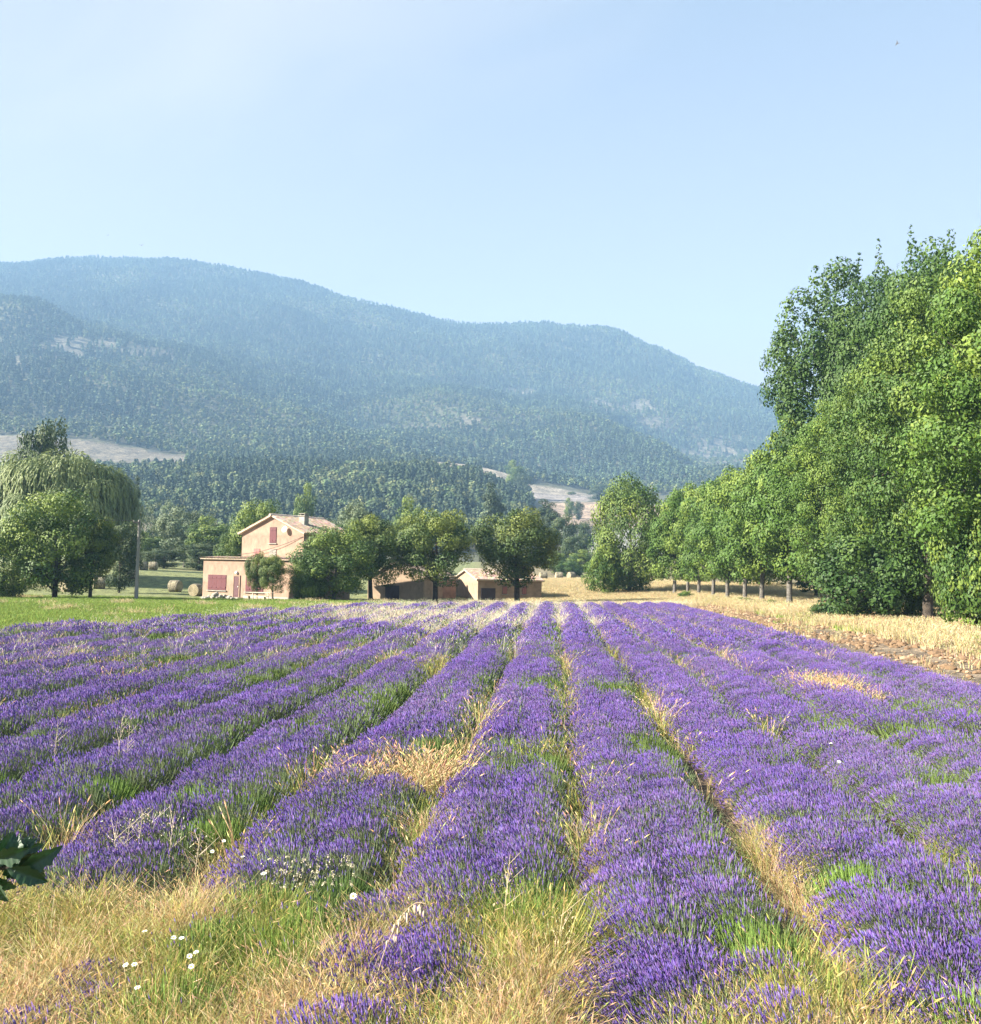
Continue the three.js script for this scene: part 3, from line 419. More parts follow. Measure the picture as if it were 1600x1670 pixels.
{ // farmhouse with its annex; local x runs along the front to the right, z towards the viewer
  const p = at(330, 971, 98), h = thing('farmhouse', 'ochre two storey farmhouse with tiled gable roof, dark red shutters and flat annex', 'house', p); h.rotation.y = -32 * Math.PI / 180;
  part(h, 'annex', box(0, 12.4, -1.2, 3.62, -4, 0), M.plaster);
  const ar = part(h, 'annex_roof', box(-0.22, 12.6, 3.622, 3.70, -4, 0.26), M.frame);
  part(ar, 'roof_tiles', tiles([-0.22, 3.86, -2.2], [1, 0, 0], nrm([0, -0.07, 1]), 12.8, 2.55, 9, PAL), M.tile, 'stuff');
  shutters(h, 0.78, 3.3, 0.61, 2.06, 0, M.shutter, 4); shutters(h, 6.0, 8.3, 0.58, 2.04, 0, M.shutter, 4);
  const dr = part(h, 'door', mergeGeometries([box(4.42, 5.12, 0.0, 1.98, 0.02, 0.06), ...[0, 1, 2].map((k) => box(4.5, 5.04, 0.15 + k * 0.6, 0.62 + k * 0.6, 0.062, 0.08))]), std(0.085, 0.03, 0.035, 0.6)); part(dr, 'frame', mergeGeometries([box(4.3, 4.418, 0, 2.1, 0.004, 0.1), box(5.122, 5.24, 0, 2.1, 0.004, 0.1), box(4.42, 5.12, 1.985, 2.1, 0.004, 0.1)]), M.plaster); part(dr, 'handle', box(5.0, 5.06, 0.95, 1.05, 0.082, 0.13), M.white);
  part(h, 'lamp', mergeGeometries([new THREE.SphereGeometry(0.17, 12, 8).scale(1, 0.9, 0.6).translate(4.75, 2.35, 0.12), box(4.68, 4.82, 2.2, 2.5, 0.004, 0.06)]), M.white);
  part(h, 'door_step', box(3.9, 5.7, -0.9, -0.02, 0.01, 0.7), M.stone); part(h, 'base_course', box(5.72, 12.3, -0.9, 0.16, 0.004, 0.05), M.stone);
  gableHouse(h, 1.1, 9.56, -11.2, -4.003, -1.2, 6.35, 8.05, 'z', M.plaster, 21);
  shutters(h, 5.0, 5.9, 5.38, 6.94, -4.003, M.shutter, 2); shutters(h, 2.85, 3.7, 3.95, 4.75, -4.003, M.pink, 2, 'faded pink shutters'); shutters(h, 5.05, 5.95, 3.95, 4.72, -4.003, M.stone, 2, 'pale shutters half hidden by the small tree');
  const ch = part(h, 'chimney', mergeGeometries([box(7.05, 7.75, 6.9, 8.15, -6.6, -5.95)]), M.stone); part(ch, 'chimney_cap', mergeGeometries([box(6.97, 7.83, 8.152, 8.24, -6.68, -5.87), box(7.08, 7.2, 8.242, 8.40, -6.5, -6.05), box(7.6, 7.72, 8.242, 8.40, -6.5, -6.05), box(7.0, 7.8, 8.402, 8.46, -6.62, -5.93)]), M.stone);
  const dish = new THREE.LatheGeometry([0, 0.12, 0.24, 0.33].map((q) => new THREE.Vector2(q + 0.001, q * q * 0.9)), 20); dish.rotateX(Math.PI / 2 - 0.35).translate(7.3, 6.72, -3.7); part(h, 'satellite_dish', mergeGeometries([dish.toNonIndexed(), limb([7.3, 6.7, -4.0], [7.3, 6.7, -3.72], 0.025, 0.025).toNonIndexed()]), M.white);
  const cab = new THREE.CatmullRomCurve3([[1.0, 4.15, -3.6], [4, 4.5, -3.7], [7, 5.2, -3.8], [9.5, 6.0, -3.97]].map((q) => new THREE.Vector3(...q))); part(h, 'cable', new THREE.TubeGeometry(cab, 24, 0.025, 5), M.dark);
  shade(h);
}
{ // small barn with low tiled roof
  const p = at(779, 980, 111), b = thing('small_barn', 'low ochre barn with pale tiled roof behind the yellow green round tree', 'barn', p); b.rotation.y = 20 * Math.PI / 180; p.y = -0.75; b.position.y = -0.75;
  gableHouse(b, 0, 7.8, -8.4, 0, -0.8, 2.5, 3.55, 'x', M.tan, 31, 0.28);
  part(b, 'door', mergeGeometries([box(0.35, 2.1, -0.3, 1.62, 0.01, 0.05), ...[0, 1, 2, 3, 4].map((k) => box(0.4 + k * 0.345, 0.70 + k * 0.345, -0.25, 1.56, 0.052, 0.075))]), M.dark);
  shutters(b, 3.0, 3.5, 1.0, 1.85, 0, M.pink, 2); shutters(b, 4.5, 4.95, 1.0, 1.85, 0, M.pink, 2); shutters(b, 5.4, 5.9, 1.0, 1.85, 0, M.pink, 2); shade(b);
}
{
  const p = at(690, 980, 108), b = thing('gabled_barn', 'gabled ochre barn with a dark doorway between the bushy tree and the first round tree', 'barn', p); b.position.y = -0.75; b.rotation.y = -20 * Math.PI / 180;
  gableHouse(b, -6.8, 0, -9, 0, -0.8, 2.7, 4.2, 'z', M.tan, 41, 0.25);
  part(b, 'door', mergeGeometries([box(-4.6, -2.9, -0.3, 1.75, 0.01, 0.05), ...[0, 1, 2, 3, 4].map((k) => box(-4.56 + k * 0.335, -4.26 + k * 0.335, -0.25, 1.7, 0.052, 0.075))]), M.dark); shade(b);
}
{
  const a = at(691, 980, 112), c = at(743, 980, 114), L = Math.hypot(c.x - a.x, c.z - a.z), w = thing('courtyard_wall', 'salmon rendered wall joining the two barns behind the round tree trunk', 'wall', new THREE.Vector3(a.x, -0.75, a.z)); w.rotation.y = -Math.atan2(c.z - a.z, c.x - a.x);
  part(w, 'wall', box(0, L, -0.8, 2.55, -0.4, 0), M.salmon); part(w, 'coping', box(-0.05, L + 0.05, 2.552, 2.64, -0.46, 0.06), M.stone); shade(w);
}
{ // electricity pole
  const x = at(224, 930, 83).x, z = -83, y = ground(x, z), top = at(227, 848, 83).y - y, p = thing('electricity_pole', 'slim grey electricity pole standing at the edge of the meadow left of the farmhouse', 'pole', new THREE.Vector3(x, y, z));
  part(p, 'post', new THREE.CylinderGeometry(0.10, 0.17, top + 0.5, 10).translate(0, top / 2 - 0.25, 0), std(0.36, 0.33, 0.30, 0.9, { map: softTex })); part(p, 'bracket', mergeGeometries([boxUV(0.5, 0.06, 0.06).translate(-0.2, top - 0.2, 0.13), boxUV(0.06, 0.3, 0.06).translate(0, top - 0.3, 0.13)]), M.dark);
  for (const s of [-0.42, 0.0]) part(p, 'insulator', new THREE.LatheGeometry([[0.001, 0], [0.05, 0.01], [0.03, 0.05], [0.055, 0.07], [0.03, 0.12], [0.001, 0.14]].map((q) => new THREE.Vector2(...q)), 10).translate(s, top - 0.17, 0.13), M.stone);
  shade(p);
  const s = new THREE.Vector3(x - 0.4, y + top - 0.05, z + 0.13), e = new THREE.Vector3(x - 42, y + top + 0.6, z + 6), m = s.clone().lerp(e, 0.5); m.y -= 0.9; const wire = new THREE.Mesh(new THREE.TubeGeometry(new THREE.QuadraticBezierCurve3(s, m, e), 20, 0.014, 5), M.dark); wire.name = 'overhead_wire'; wire.userData = { label: 'thin overhead wire running left from the electricity pole', category: 'wire' }; wire.castShadow = true; scene.add(wire);
}
{ // thin pole far off in the tan field
  const d = 520, x = at(967, 850, d).x, y = ground(x, -d), p = thing('utility_pole', 'tiny far utility pole standing in the tan hill field', 'pole', new THREE.Vector3(x, y, -d)); part(p, 'post', new THREE.CylinderGeometry(0.14, 0.2, 7, 8).translate(0, 3.4, 0), M.dark); part(p, 'crossarm', boxUV(1.6, 0.15, 0.15).translate(0, 6.5, 0.2), M.dark); shade(p);
}
// hay bales
{
  const pr = new THREE.Group(); pr.userData = { base: 'hay_bale', category: 'hay bale' };
  const prof = [[0.001, -0.62], [0.60, -0.62], [0.68, -0.56], [0.70, -0.3], [0.695, 0], [0.70, 0.3], [0.68, 0.56], [0.60, 0.62], [0.001, 0.62]].map((q) => new THREE.Vector2(...q)), g = new THREE.LatheGeometry(prof, 26); const q = g.attributes.position, r = RNG(6);
  for (let i = 0; i < q.count; i++) { const s = 1 + (vnoise(q.getX(i) * 6 + 9, q.getY(i) * 6 + q.getZ(i) * 5) - 0.5) * 0.05; q.setX(i, q.getX(i) * s); q.setZ(i, q.getZ(i) * s); } g.computeVertexNormals(); g.rotateZ(Math.PI / 2).translate(0, 0.67, 0);
  part(pr, 'straw_roll', g, std(0.46, 0.40, 0.27, 1, { map: noiseTex, bumpMap: noiseLin, bumpScale: 0.04 }));
  for (const s of [-1, 1]) { const gs = []; for (let k = 0; k < 5; k++) gs.push(new THREE.TorusGeometry(0.10 + k * 0.115, 0.022, 5, 22).rotateY(Math.PI / 2).translate(s * 0.622, 0.67, 0)); part(pr, 'straw_end', mergeGeometries(gs), std(0.5, 0.42, 0.26, 1), 'stuff'); }
  [[163, 946, 112, 0.4, 'hay bale seen through the trunks right of the walnut tree'], [112, 950, 104, 1.2, 'shaded hay bale behind the trunks of the walnut tree'], [216, 938, 128, 0.3, 'hay bale in the meadow just left of the electricity pole'], [234, 924, 152, 0.5, 'small far hay bale right of the electricity pole'], [250, 919, 160, 0.1, 'farthest hay bale under the trees at the meadow edge'], [287, 947, 112, -0.25, 'hay bale alone in the sunny meadow between pole and farmhouse'], [322, 951, 104, 1.3, 'hay bale half hidden by the left corner of the annex'], [886, 947, 165, 0.2, 'hay bale in the stubble just right of the small barn'], [912, 948, 172, 0.1, 'middle hay bale of three in the dry field by the avenue'], [932, 946, 178, 0.6, 'right hay bale of three in the dry field by the avenue']].forEach(([px, py, d, t, label]) => { const x = at(px, 930, d).x; shade(placeCopy(pr, label, new THREE.Vector3(x, ground(x, -d) - 0.04, -d), t, null, 'round hay bales in the fields')); });
}
{ // garden bench and table, stones by the wall
  const d = 88, x = at(430, 930, d).x, y = ground(x, -d), t = thing('garden_table', 'brown wooden garden table with bench in front of the annex', 'table', new THREE.Vector3(x, y, -d)); t.rotation.y = -0.5;
  for (let k = 0; k < 4; k++) part(t, 'plank', boxUV(2.4, 0.045, 0.18).translate(0, 0.75, -0.3 + k * 0.2), M.frame);
  for (let k = 0; k < 2; k++) part(t, 'bench_plank', boxUV(2.4, 0.045, 0.14).translate(0, 0.45, 0.7 + k * 0.16), M.frame); for (const s of [-0.9, 0.9]) { for (const q of [-0.28, 0.28]) part(t, 'leg', boxUV(0.08, 0.72, 0.08).translate(s, 0.365, q), M.frame); part(t, 'bench_leg', boxUV(0.08, 0.42, 0.26).translate(s, 0.21, 0.78), M.frame); } shade(t);
  const r = RNG(8), sx = at(356, 930, 92).x, heap = thing('stone_heap', 'heap of pale stones against the annex wall below its left window', 'stones', new THREE.Vector3(sx, ground(sx, -92), -92));
  for (let k = 0; k < 34; k++) { const g = new THREE.IcosahedronGeometry(0.14 + 0.16 * r(), 1), q = g.attributes.position; for (let i = 0; i < q.count; i++) { const s = 0.8 + 0.4 * vnoise(q.getX(i) * 9 + k, q.getY(i) * 9 + q.getZ(i) * 7); q.setXYZ(i, q.getX(i) * s, q.getY(i) * s * 0.75, q.getZ(i) * s); } g.computeVertexNormals(); const a = (r() - 0.5) * 2; part(heap, 'stone', g.translate(a * 1.5, 0.1 + (1 - Math.abs(a)) * 0.6 * r(), (r() - 0.5) * 0.9), M.stone); } shade(heap);
}
// birds
[[1463, 71, 120, 'dark bird high in the sky at the upper right', 1.2], [231, 400, 150, 'dark bird low over the left mountain crest', 0.2], [176, 384, 210, 'pale far bird above the left mountain crest', 0.5]].forEach(([px, py, d, label, roll]) => {
  const b = thing('bird', label, 'bird', at(px, py, d)); b.rotation.set(0.3, 0.6, roll); const prof = [[0.001, -0.2], [0.03, -0.12], [0.055, 0], [0.04, 0.1], [0.028, 0.15], [0.001, 0.2]].map((q) => new THREE.Vector2(...q)), m = std(0.06, 0.055, 0.055);
  part(b, 'body', new THREE.LatheGeometry(prof, 10).rotateX(Math.PI / 2), m); for (const s of [-1, 1]) { const w = new THREE.Shape(); w.moveTo(0, -0.07); w.quadraticCurveTo(s * 0.2, -0.12, s * 0.42, 0.1); w.quadraticCurveTo(s * 0.2, 0.06, 0, 0.08); part(b, 'wing', new THREE.ExtrudeGeometry(w, { depth: 0.012, bevelEnabled: false }).rotateX(-Math.PI / 2).rotateZ(s * 0.35), m); } const tl = new THREE.Shape(); tl.moveTo(-0.02, 0); tl.lineTo(-0.07, 0.18); tl.lineTo(0, 0.13); tl.lineTo(0.07, 0.18); tl.lineTo(0.02, 0); part(b, 'tail', new THREE.ExtrudeGeometry(tl, { depth: 0.01, bevelEnabled: false }).rotateX(Math.PI / 2).translate(0, 0, 0.17), m);
});
// ---------------------------------------------------------------- lavender
function spike(S, p, dir, L, w, col, r) {                             // a flower head: three sided, pointed at both ends
  const ref = Math.abs(dir[1]) > 0.9 ? [1, 0, 0] : [0, 1, 0], u = nrm(cross(dir, ref)), v = cross(dir, u), m = add(p, dir, L * 0.42), t = add(p, dir, L), k0 = r() * 2; const ring = [0, 1, 2].map((k) => { const a = k0 + k * 2.0944; return add(add(m, u, Math.cos(a) * w), v, Math.sin(a) * w); });
  const tipc = col.map((x) => x * 1.15);
  for (let k = 0; k < 3; k++) { const a = ring[k], b = ring[(k + 1) % 3], a2 = k0 + (k + 0.5) * 2.0944, n = nrm(add(add([0, 0, 0], u, Math.cos(a2)), v, Math.sin(a2))); S.tri(p, a, b, add(n, dir, -0.25), col); S.tri(a, t, b, add(n, dir, 0.3), col, tipc, col); }
}
const FLOWER = [[0.112, 0.058, 0.26], [0.175, 0.122, 0.275], [0.076, 0.034, 0.24]], STEM = [[0.105, 0.135, 0.055], [0.19, 0.21, 0.10]], LEAFY = [[0.085, 0.125, 0.055], [0.16, 0.20, 0.095]];
function bushGeo(seed, stems, L, w, leaves, frac, kind, sw) {
  const r = RNG(seed), S = new Soup(), R = 0.82, H = 0.45, LEAN = -0.20;
  for (let k = 0; k < stems; k++) {
    const a = r() * 6.2832, q = Math.sqrt(r()), b = [Math.cos(a) * q * 0.26 + 0.10, 0.05, Math.sin(a) * q * 0.26], ca = Math.cos(a), leanK = 0.75 + 0.25 * q;
    const y = H * Math.sqrt(Math.max(0.03, 1 - q * q * (ca > 0 ? 0.93 : 0.98))) * (0.86 + 0.28 * r()) + 0.07, tip = [ca * q * R + LEAN * leanK, y, Math.sin(a) * q * R];
    const dir = nrm([tip[0] - b[0], tip[1] - b[1] + 0.12, tip[2] - b[2]]), side = nrm(cross(dir, rdir(r))), n = nrm([ca * 0.5 + (r() - 0.5), 0.5, Math.sin(a) * 0.5 + (r() - 0.5)]), c = mix3(STEM[0], STEM[1], r());
    const s0 = kind === 'green' ? 0 : 0.35, st = add(b, [tip[0] - b[0], tip[1] - b[1], tip[2] - b[2]], s0);
    S.tri(add(st, side, sw), add(st, side, -sw), tip, n, c);
    if (r() < frac * (1 - 0.72 * smooth(-0.15, 0.45, ca * q))) spike(S, add(tip, dir, -L * 0.25), nrm([dir[0], dir[1] + 0.25, dir[2]]), L * (0.7 + 0.6 * r()), w * (0.8 + 0.4 * r()), mix3(mix3(FLOWER[0], FLOWER[1], r()), FLOWER[2], r() * 0.7).map((x) => x * (0.8 + 0.4 * r())), r);
  }
  for (let k = 0; k < leaves; k++) {                                  // narrow grey green leaves of the cushion below
    const d = rdir(r); d[1] = Math.abs(d[1]); const q = 0.62 + 0.3 * r(), p = [d[0] * R * q + 0.03, d[1] * H * q * 0.95 + 0.02, d[2] * R * q], up = nrm([d[0] + (r() - 0.5) * 0.6, d[1] + 0.7, d[2] + (r() - 0.5) * 0.6]), side = nrm(cross(up, rdir(r))), l = (kind === 'green' ? 0.17 : 0.13) * (0.7 + 0.6 * r()), ww = sw * 2.2;
    const c = kind === 'green' ? mix3([0.075, 0.145, 0.022], [0.17, 0.26, 0.045], r()) : mix3(LEAFY[0], LEAFY[1], r()); S.quad(add(p, side, ww), add(p, side, -ww), add(add(p, up, l), side, -ww * 0.3), add(add(p, up, l), side, ww * 0.3), nrm([d[0] + (r() - 0.5) * 0.7, d[1] + 0.25, d[2] + (r() - 0.5) * 0.7]), c);
  }
  return S.build();
}
const LODS = [[720, 0.062, 0.0085, 420, 0.0028], [420, 0.075, 0.0125, 260, 0.0045], [200, 0.10, 0.021, 130, 0.008]];
const BUSHES = {}; for (const [kind, frac] of [['purple', 0.97], ['mute', 0.55], ['green', 0.07]]) BUSHES[kind] = LODS.map(([n, L, w, lv, sw], i) => [0, 1, 2].map((k) => bushGeo(200 + k + i * 10 + frac * 100, kind === 'green' ? n * 0.6 : n, L, w, kind === 'green' ? lv * 3 : lv, frac, kind, sw)));

// patches seen among the rows: [pixel x, pixel y, radius x, radius y, what grows there]
const PATCH = [
  [1072, 1208, 34, 20, 'G'], [1560, 1188, 30, 13, 'G'], [1508, 1265, 28, 14, 'G'], [1598, 1332, 22, 24, 'G'], [415, 1328, 36, 22, 'G'], [650, 1322, 44, 42, 'G'], [285, 1275, 36, 20, 'G'], [100, 1268, 34, 14, 'G'], [40, 1292, 24, 12, 'G'], [55, 1191, 26, 10, 'G'], [482, 1168, 34, 14, 'G'], [330, 1330, 26, 16, 'G'], [558, 1215, 34, 24, 'Y'], [515, 1245, 26, 18, 'M'], [900, 1216, 26, 14, 'Y'], [908, 1268, 14, 12, 'Y'], [938, 1290, 12, 18, 'Y'], [1250, 1225, 14, 8, 'G'], [1432, 1428, 42, 26, 'G'], [1350, 1425, 22, 12, 'G'], [478, 1060, 24, 10, 'Y'], [690, 1072, 30, 10, 'Y'], [650, 1100, 34, 12, 'M'], [848, 1052, 10, 16, 'Y'], [985, 1045, 12, 16, 'Y'], [870, 1030, 22, 16, 'M'], [960, 1075, 16, 22, 'M'],
  [655, 1240, 42, 18, 'S'], [690, 1262, 36, 22, 'S'], [712, 1298, 26, 26, 'S'], [740, 1230, 26, 34, 'Y'], [1222, 1312, 18, 26, 'S'], [1270, 1365, 16, 22, 'S'], [1135, 1193, 12, 10, 'S'], [1360, 1115, 18, 13, 'S'], [1300, 1220, 8, 8, 'S'], [1180, 1285, 14, 20, 'Y'], [740, 1010, 120, 14, 'W'], [640, 1000, 90, 10, 'W'], [1000, 1300, 14, 20, 'M'],
  [40, 1600, 84, 70, 'S'], [20, 1545, 40, 30, 'S'], [470, 1612, 130, 62, 'S'], [600, 1490, 40, 50, 'S'], [560, 1560, 70, 50, 'S'], [840, 1615, 105, 58, 'S'], [885, 1548, 52, 44, 'S'], [340, 1655, 80, 30, 'S'], [720, 1640, 56, 40, 'Y'], [650, 1615, 60, 40, 'Y'], [128, 1475, 74, 58, 'Y'], [215, 1635, 80, 50, 'Y'], [1350, 1615, 110, 60, 'Y'], [1235, 1645, 90, 40, 'Y'], [870, 1500, 90, 40, 'Y'], [1585, 1640, 60, 44, 'G'], [1300, 1545, 60, 26, 'Y'], [1110, 1662, 60, 20, 'G'],
  [400, 1505, 88, 56, 'G'], [470, 1430, 64, 48, 'G'], [205, 1450, 38, 42, 'K'], [575, 1440, 76, 66, 'K'], [880, 1470, 92, 62, 'G'], [1148, 1485, 42, 40, 'G'], [1235, 1515, 84, 44, 'G'], [745, 1495, 42, 40, 'M'], [300, 1590, 50, 44, 'G'],
  [995, 1610, 100, 90, 'D'], [960, 1535, 38, 40, 'D'], [1015, 1670, 64, 60, 'D'], [1445, 1560, 76, 70, 'D'], [1470, 1625, 66, 60, 'D'], [1380, 1500, 30, 20, 'D'],
  [150, 1575, 46, 44, 'L'], [105, 1640, 36, 34, 'L'], [620, 1655, 56, 34, 'L'], [680, 1545, 62, 46, 'L'], [1085, 1605, 62, 48, 'L'], [1130, 1545, 90, 44, 'L'], [1560, 1550, 64, 44, 'L'], [1540, 1610, 40, 30, 'L'], [30, 1490, 50, 50, 'M'], [640, 1500, 30, 60, 'L'],
].map(([px, py, rx, ry, t]) => { const h = py < 1050 ? 0.6 : 0.42, c = onPlane(px, py, h), e = onPlane(px + rx, py, h), a = onPlane(px, py - ry, h), b = onPlane(px, py + ry, h); return { x: c.x, z: (a.z + b.z) / 2, rx: Math.abs(e.x - c.x), rz: Math.abs(a.z - b.z) / 2, t }; });
function patchAt(x, z) { let best = null, m = 1.0; const wob = 0.75 + 0.5 * fbm(x * 2.3 + 50, z * 2.3, 2); for (const p of PATCH) { const e = (((x - p.x) / p.rx) ** 2 + ((z - p.z) / p.rz) ** 2) * wob; if (e < m) { m = e; best = p.t; } } return best; }
const gaps = { straw: [], white: [], green: [], yellow: [] };
{
  const r = RNG(303), rowLabel = (i) => i >= 0 ? ['lavender row running straight away from the camera, right of the middle dark furrow', 'second lavender row right of the middle dark furrow', 'third lavender row right of the middle dark furrow', 'fourth lavender row right of the middle furrow', 'fifth lavender row right of the middle furrow, next to the outermost', 'outermost lavender row on the right, along the ploughed strip'][i] : ['first lavender row left of the middle dark furrow, green clump at its near end', 'lavender row holding the golden oat patch, second left of the middle furrow', 'third lavender row left of the middle furrow', 'fourth lavender row left of the middle furrow', 'fifth lavender row left of the middle furrow', 'sixth lavender row left of the middle furrow', 'seventh lavender row left of the middle furrow'][-i - 1];
  let rest = null;
  for (let i = 5; i >= -19; i--) {
    const lists = {}, u = GAP0 + SPACING * (i + 0.5), near = 5.4;
    for (let d = near; d < 100; d += d < 30 ? 0.34 : 0.42) {
      const dd = d + (r() - 0.5) * 0.16, x = u + ROWDIR * dd + (fbm(d * 0.22 + i * 9, i * 3.3, 2) - 0.5) * 0.28 + (r() - 0.5) * 0.1, z = -dd; if (dd > fieldEnd(x) - 0.3) break; if (x < -0.56 * dd - 1.6 || x > 0.6 * dd + 1.6) { r(); continue; }
      const two = dd < 34, xc = x, zc = z; for (const side of two ? [-0.29, 0.25] : [0]) { const x = xc + side + (two ? (r() - 0.5) * 0.12 : 0), z = zc + (two ? (r() - 0.5) * 0.2 : 0);
      const pt = patchAt(x, z), p2 = fbm(x * 0.35 + 80, z * 0.35, 3), start = i >= 0 ? 5.7 + 0.25 * Math.sin(i * 2.1) : i === -1 ? 7.3 : i === -2 ? 7.5 : 8.2 + 0.3 * Math.sin(i * 2.1);
      if (dd < start && !'LKMG'.includes(pt ?? '?')) continue;
      if (pt === 'S' || pt === 'D' || pt === 'W' && r() < 0.6) { if (pt !== 'D') for (let k = 0; k < (pt === 'S' ? (two ? 10 : 16) : 3); k++) gaps[pt === 'W' ? 'white' : 'straw'].push([x + (r() - 0.5) * 1.3, z + (r() - 0.5) * 0.5]); if (dd < 12) continue; if (r() < 0.7) continue; }
      if (pt === 'Y') { for (let k = 0; k < 4; k++) gaps.yellow.push([x + (r() - 0.5) * 1.2, z + (r() - 0.5) * 0.5]); if (r() < 0.6) continue; }
      const kind = pt === 'G' || pt === 'K' ? 'green' : pt === 'M' ? 'mute' : pt === 'L' ? 'purple' : p2 > 0.64 && r() < 0.5 ? 'green' : p2 > 0.54 || r() < 0.10 ? 'mute' : 'purple';
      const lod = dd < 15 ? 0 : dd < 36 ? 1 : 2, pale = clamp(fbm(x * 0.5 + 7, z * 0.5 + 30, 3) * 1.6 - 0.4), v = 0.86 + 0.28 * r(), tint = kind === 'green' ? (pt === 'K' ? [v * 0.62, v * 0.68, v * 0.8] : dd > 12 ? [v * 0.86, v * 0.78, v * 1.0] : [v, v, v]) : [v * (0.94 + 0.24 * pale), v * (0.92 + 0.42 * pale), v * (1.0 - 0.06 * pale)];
      const key = kind + lod + Math.floor(r() * 3); const s = (two ? 0.63 : 1) * (0.90 + 0.18 * r()) * (kind === 'green' ? 0.92 : 1) * (dd < start + 1 ? 0.9 : 1);
      (lists[key] ??= []).push([x + 0.06, ground(x, z) - 0.02, z, (r() - 0.5) * 0.9, s, tint, s * (two ? 1.36 : 1) * (0.94 + 0.18 * r())]);
      }
    }
    // weeds in the furrow on the left of this row
    for (let d = 9; d < 98; d += 0.22 + d * 0.004) { const x = GAP0 + SPACING * i + ROWDIR * d + (r() - 0.5) * 0.34, z = -d; if (d > fieldEnd(x)) break; if (x < -0.56 * d - 1 || x > 0.6 * d + 1) continue; const n = fbm(x * 0.5 + 20, z * 0.16, 3) + (d > 26 ? 0.04 : 0) + (i < 0 && d > 42 ? 0.16 : 0) + (d > 60 ? 0.12 : 0) - (i > 2 ? 0.10 : 0); if (n + (r() - 0.5) * 0.2 > 0.56) gaps[d > 45 && i < 2 ? 'white' : r() < 0.45 ? 'straw' : r() < 0.6 ? 'yellow' : 'green'].push([x, z]); }
    let g; if (i >= -7) { g = new THREE.Group(); g.name = numbered('lavender_row'); g.userData = { label: rowLabel(i), category: 'lavender', group: 'lavender rows', kind: 'stuff' }; scene.add(g); } else { if (!rest) { rest = new THREE.Group(); rest.name = 'lavender_field'; rest.userData = { label: 'far left of the lavender field where the rows merge into one purple mass', category: 'lavender', kind: 'stuff' }; scene.add(rest); } g = rest; }
    for (const [key, list] of Object.entries(lists)) { const kind = key.slice(0, -2), lod = +key.at(-2), k = +key.at(-1); instances(BUSHES[kind][lod][k], flowerMat, list, { purple: 'flowering_lavender', mute: 'sparse_lavender', green: 'green_lavender' }[kind], g); }
  }
}
{ // lavender that has strayed into the verge
  const r = RNG(313), lists = [[], [], []];
  for (const p of PATCH) if (p.t === 'L') { const n = Math.max(2, Math.round(p.rx * p.rz * 3.14 / 0.10)); for (let k = 0; k < n; k++) { const a = r() * 6.28, q = Math.sqrt(r()) * 0.85, x = p.x + Math.cos(a) * q * p.rx, z = p.z + Math.sin(a) * q * p.rz, s = 0.48 + 0.22 * r(), v = 0.85 + 0.3 * r(); lists[k % 3].push([x, ground(x, z) - 0.02, z, (r() - 0.5) * 2, s, [v, v, v], s * (0.95 + 0.3 * r())]); } }
  const g = new THREE.Group(); g.name = 'lavender_clumps'; g.userData = { label: 'straggling purple lavender clumps among the grass of the near verge', category: 'lavender', kind: 'stuff' }; scene.add(g);
  lists.forEach((l, k) => instances(BUSHES.purple[0][k], flowerMat, l, 'flowering_lavender', g));
}
// ---------------------------------------------------------------- grasses
function tuftGeo(seed, blades, h, spread, w, cols, head, droop = 0.5) {
  const r = RNG(seed), S = new Soup();
  for (let k = 0; k < blades; k++) {
    const a = r() * 6.28, q = Math.sqrt(r()) * spread, H = h * (0.55 + 0.6 * r()), la = a + (r() - 0.5) * 2, out = (0.12 + droop * r()) * H, c = mix3(cols[0], cols[1], r()).map((x) => x * (0.8 + 0.4 * r())); let p = [Math.cos(a) * q, -0.03, Math.sin(a) * q]; const side = [-Math.sin(la + (r() - 0.5)), 0, Math.cos(la + (r() - 0.5))], N = 3; let pw = w;
    const n = nrm([Math.cos(la) * 0.6 + (r() - 0.5) * 0.7, 0.6, Math.sin(la) * 0.6 + (r() - 0.5) * 0.7]); let last = p, lp = p;
    for (let s = 1; s <= N; s++) { const t = s / N, e = [Math.cos(a) * q + Math.cos(la) * out * t * t, H * (t - 0.18 * t * t * droop * 2), Math.sin(a) * q + Math.sin(la) * out * t * t], nw = head && s === N ? w * 0.5 : w * (1 - t * 0.85); S.quad(add(p, side, pw), add(p, side, -pw), add(e, side, -nw), add(e, side, nw), n, c); last = p; p = e; pw = nw; lp = e; }
    if (head && r() < head) { const dir = nrm([lp[0] - last[0], lp[1] - last[1], lp[2] - last[2]]); spike(S, lp, dir, h * 0.15, w * 1.25, c.map((x) => Math.min(0.85, x * 1.15)), r); }
  }
  return S.build();
}
const COLSTRAW = [[0.40, 0.28, 0.12], [0.60, 0.48, 0.27]], COLYEL = [[0.24, 0.25, 0.055], [0.46, 0.41, 0.14]], COLGREEN = [[0.085, 0.17, 0.02], [0.23, 0.30, 0.05]], COLWHITE = [[0.48, 0.41, 0.29], [0.66, 0.60, 0.46]], COLDRY = [[0.42, 0.33, 0.18], [0.56, 0.47, 0.29]];
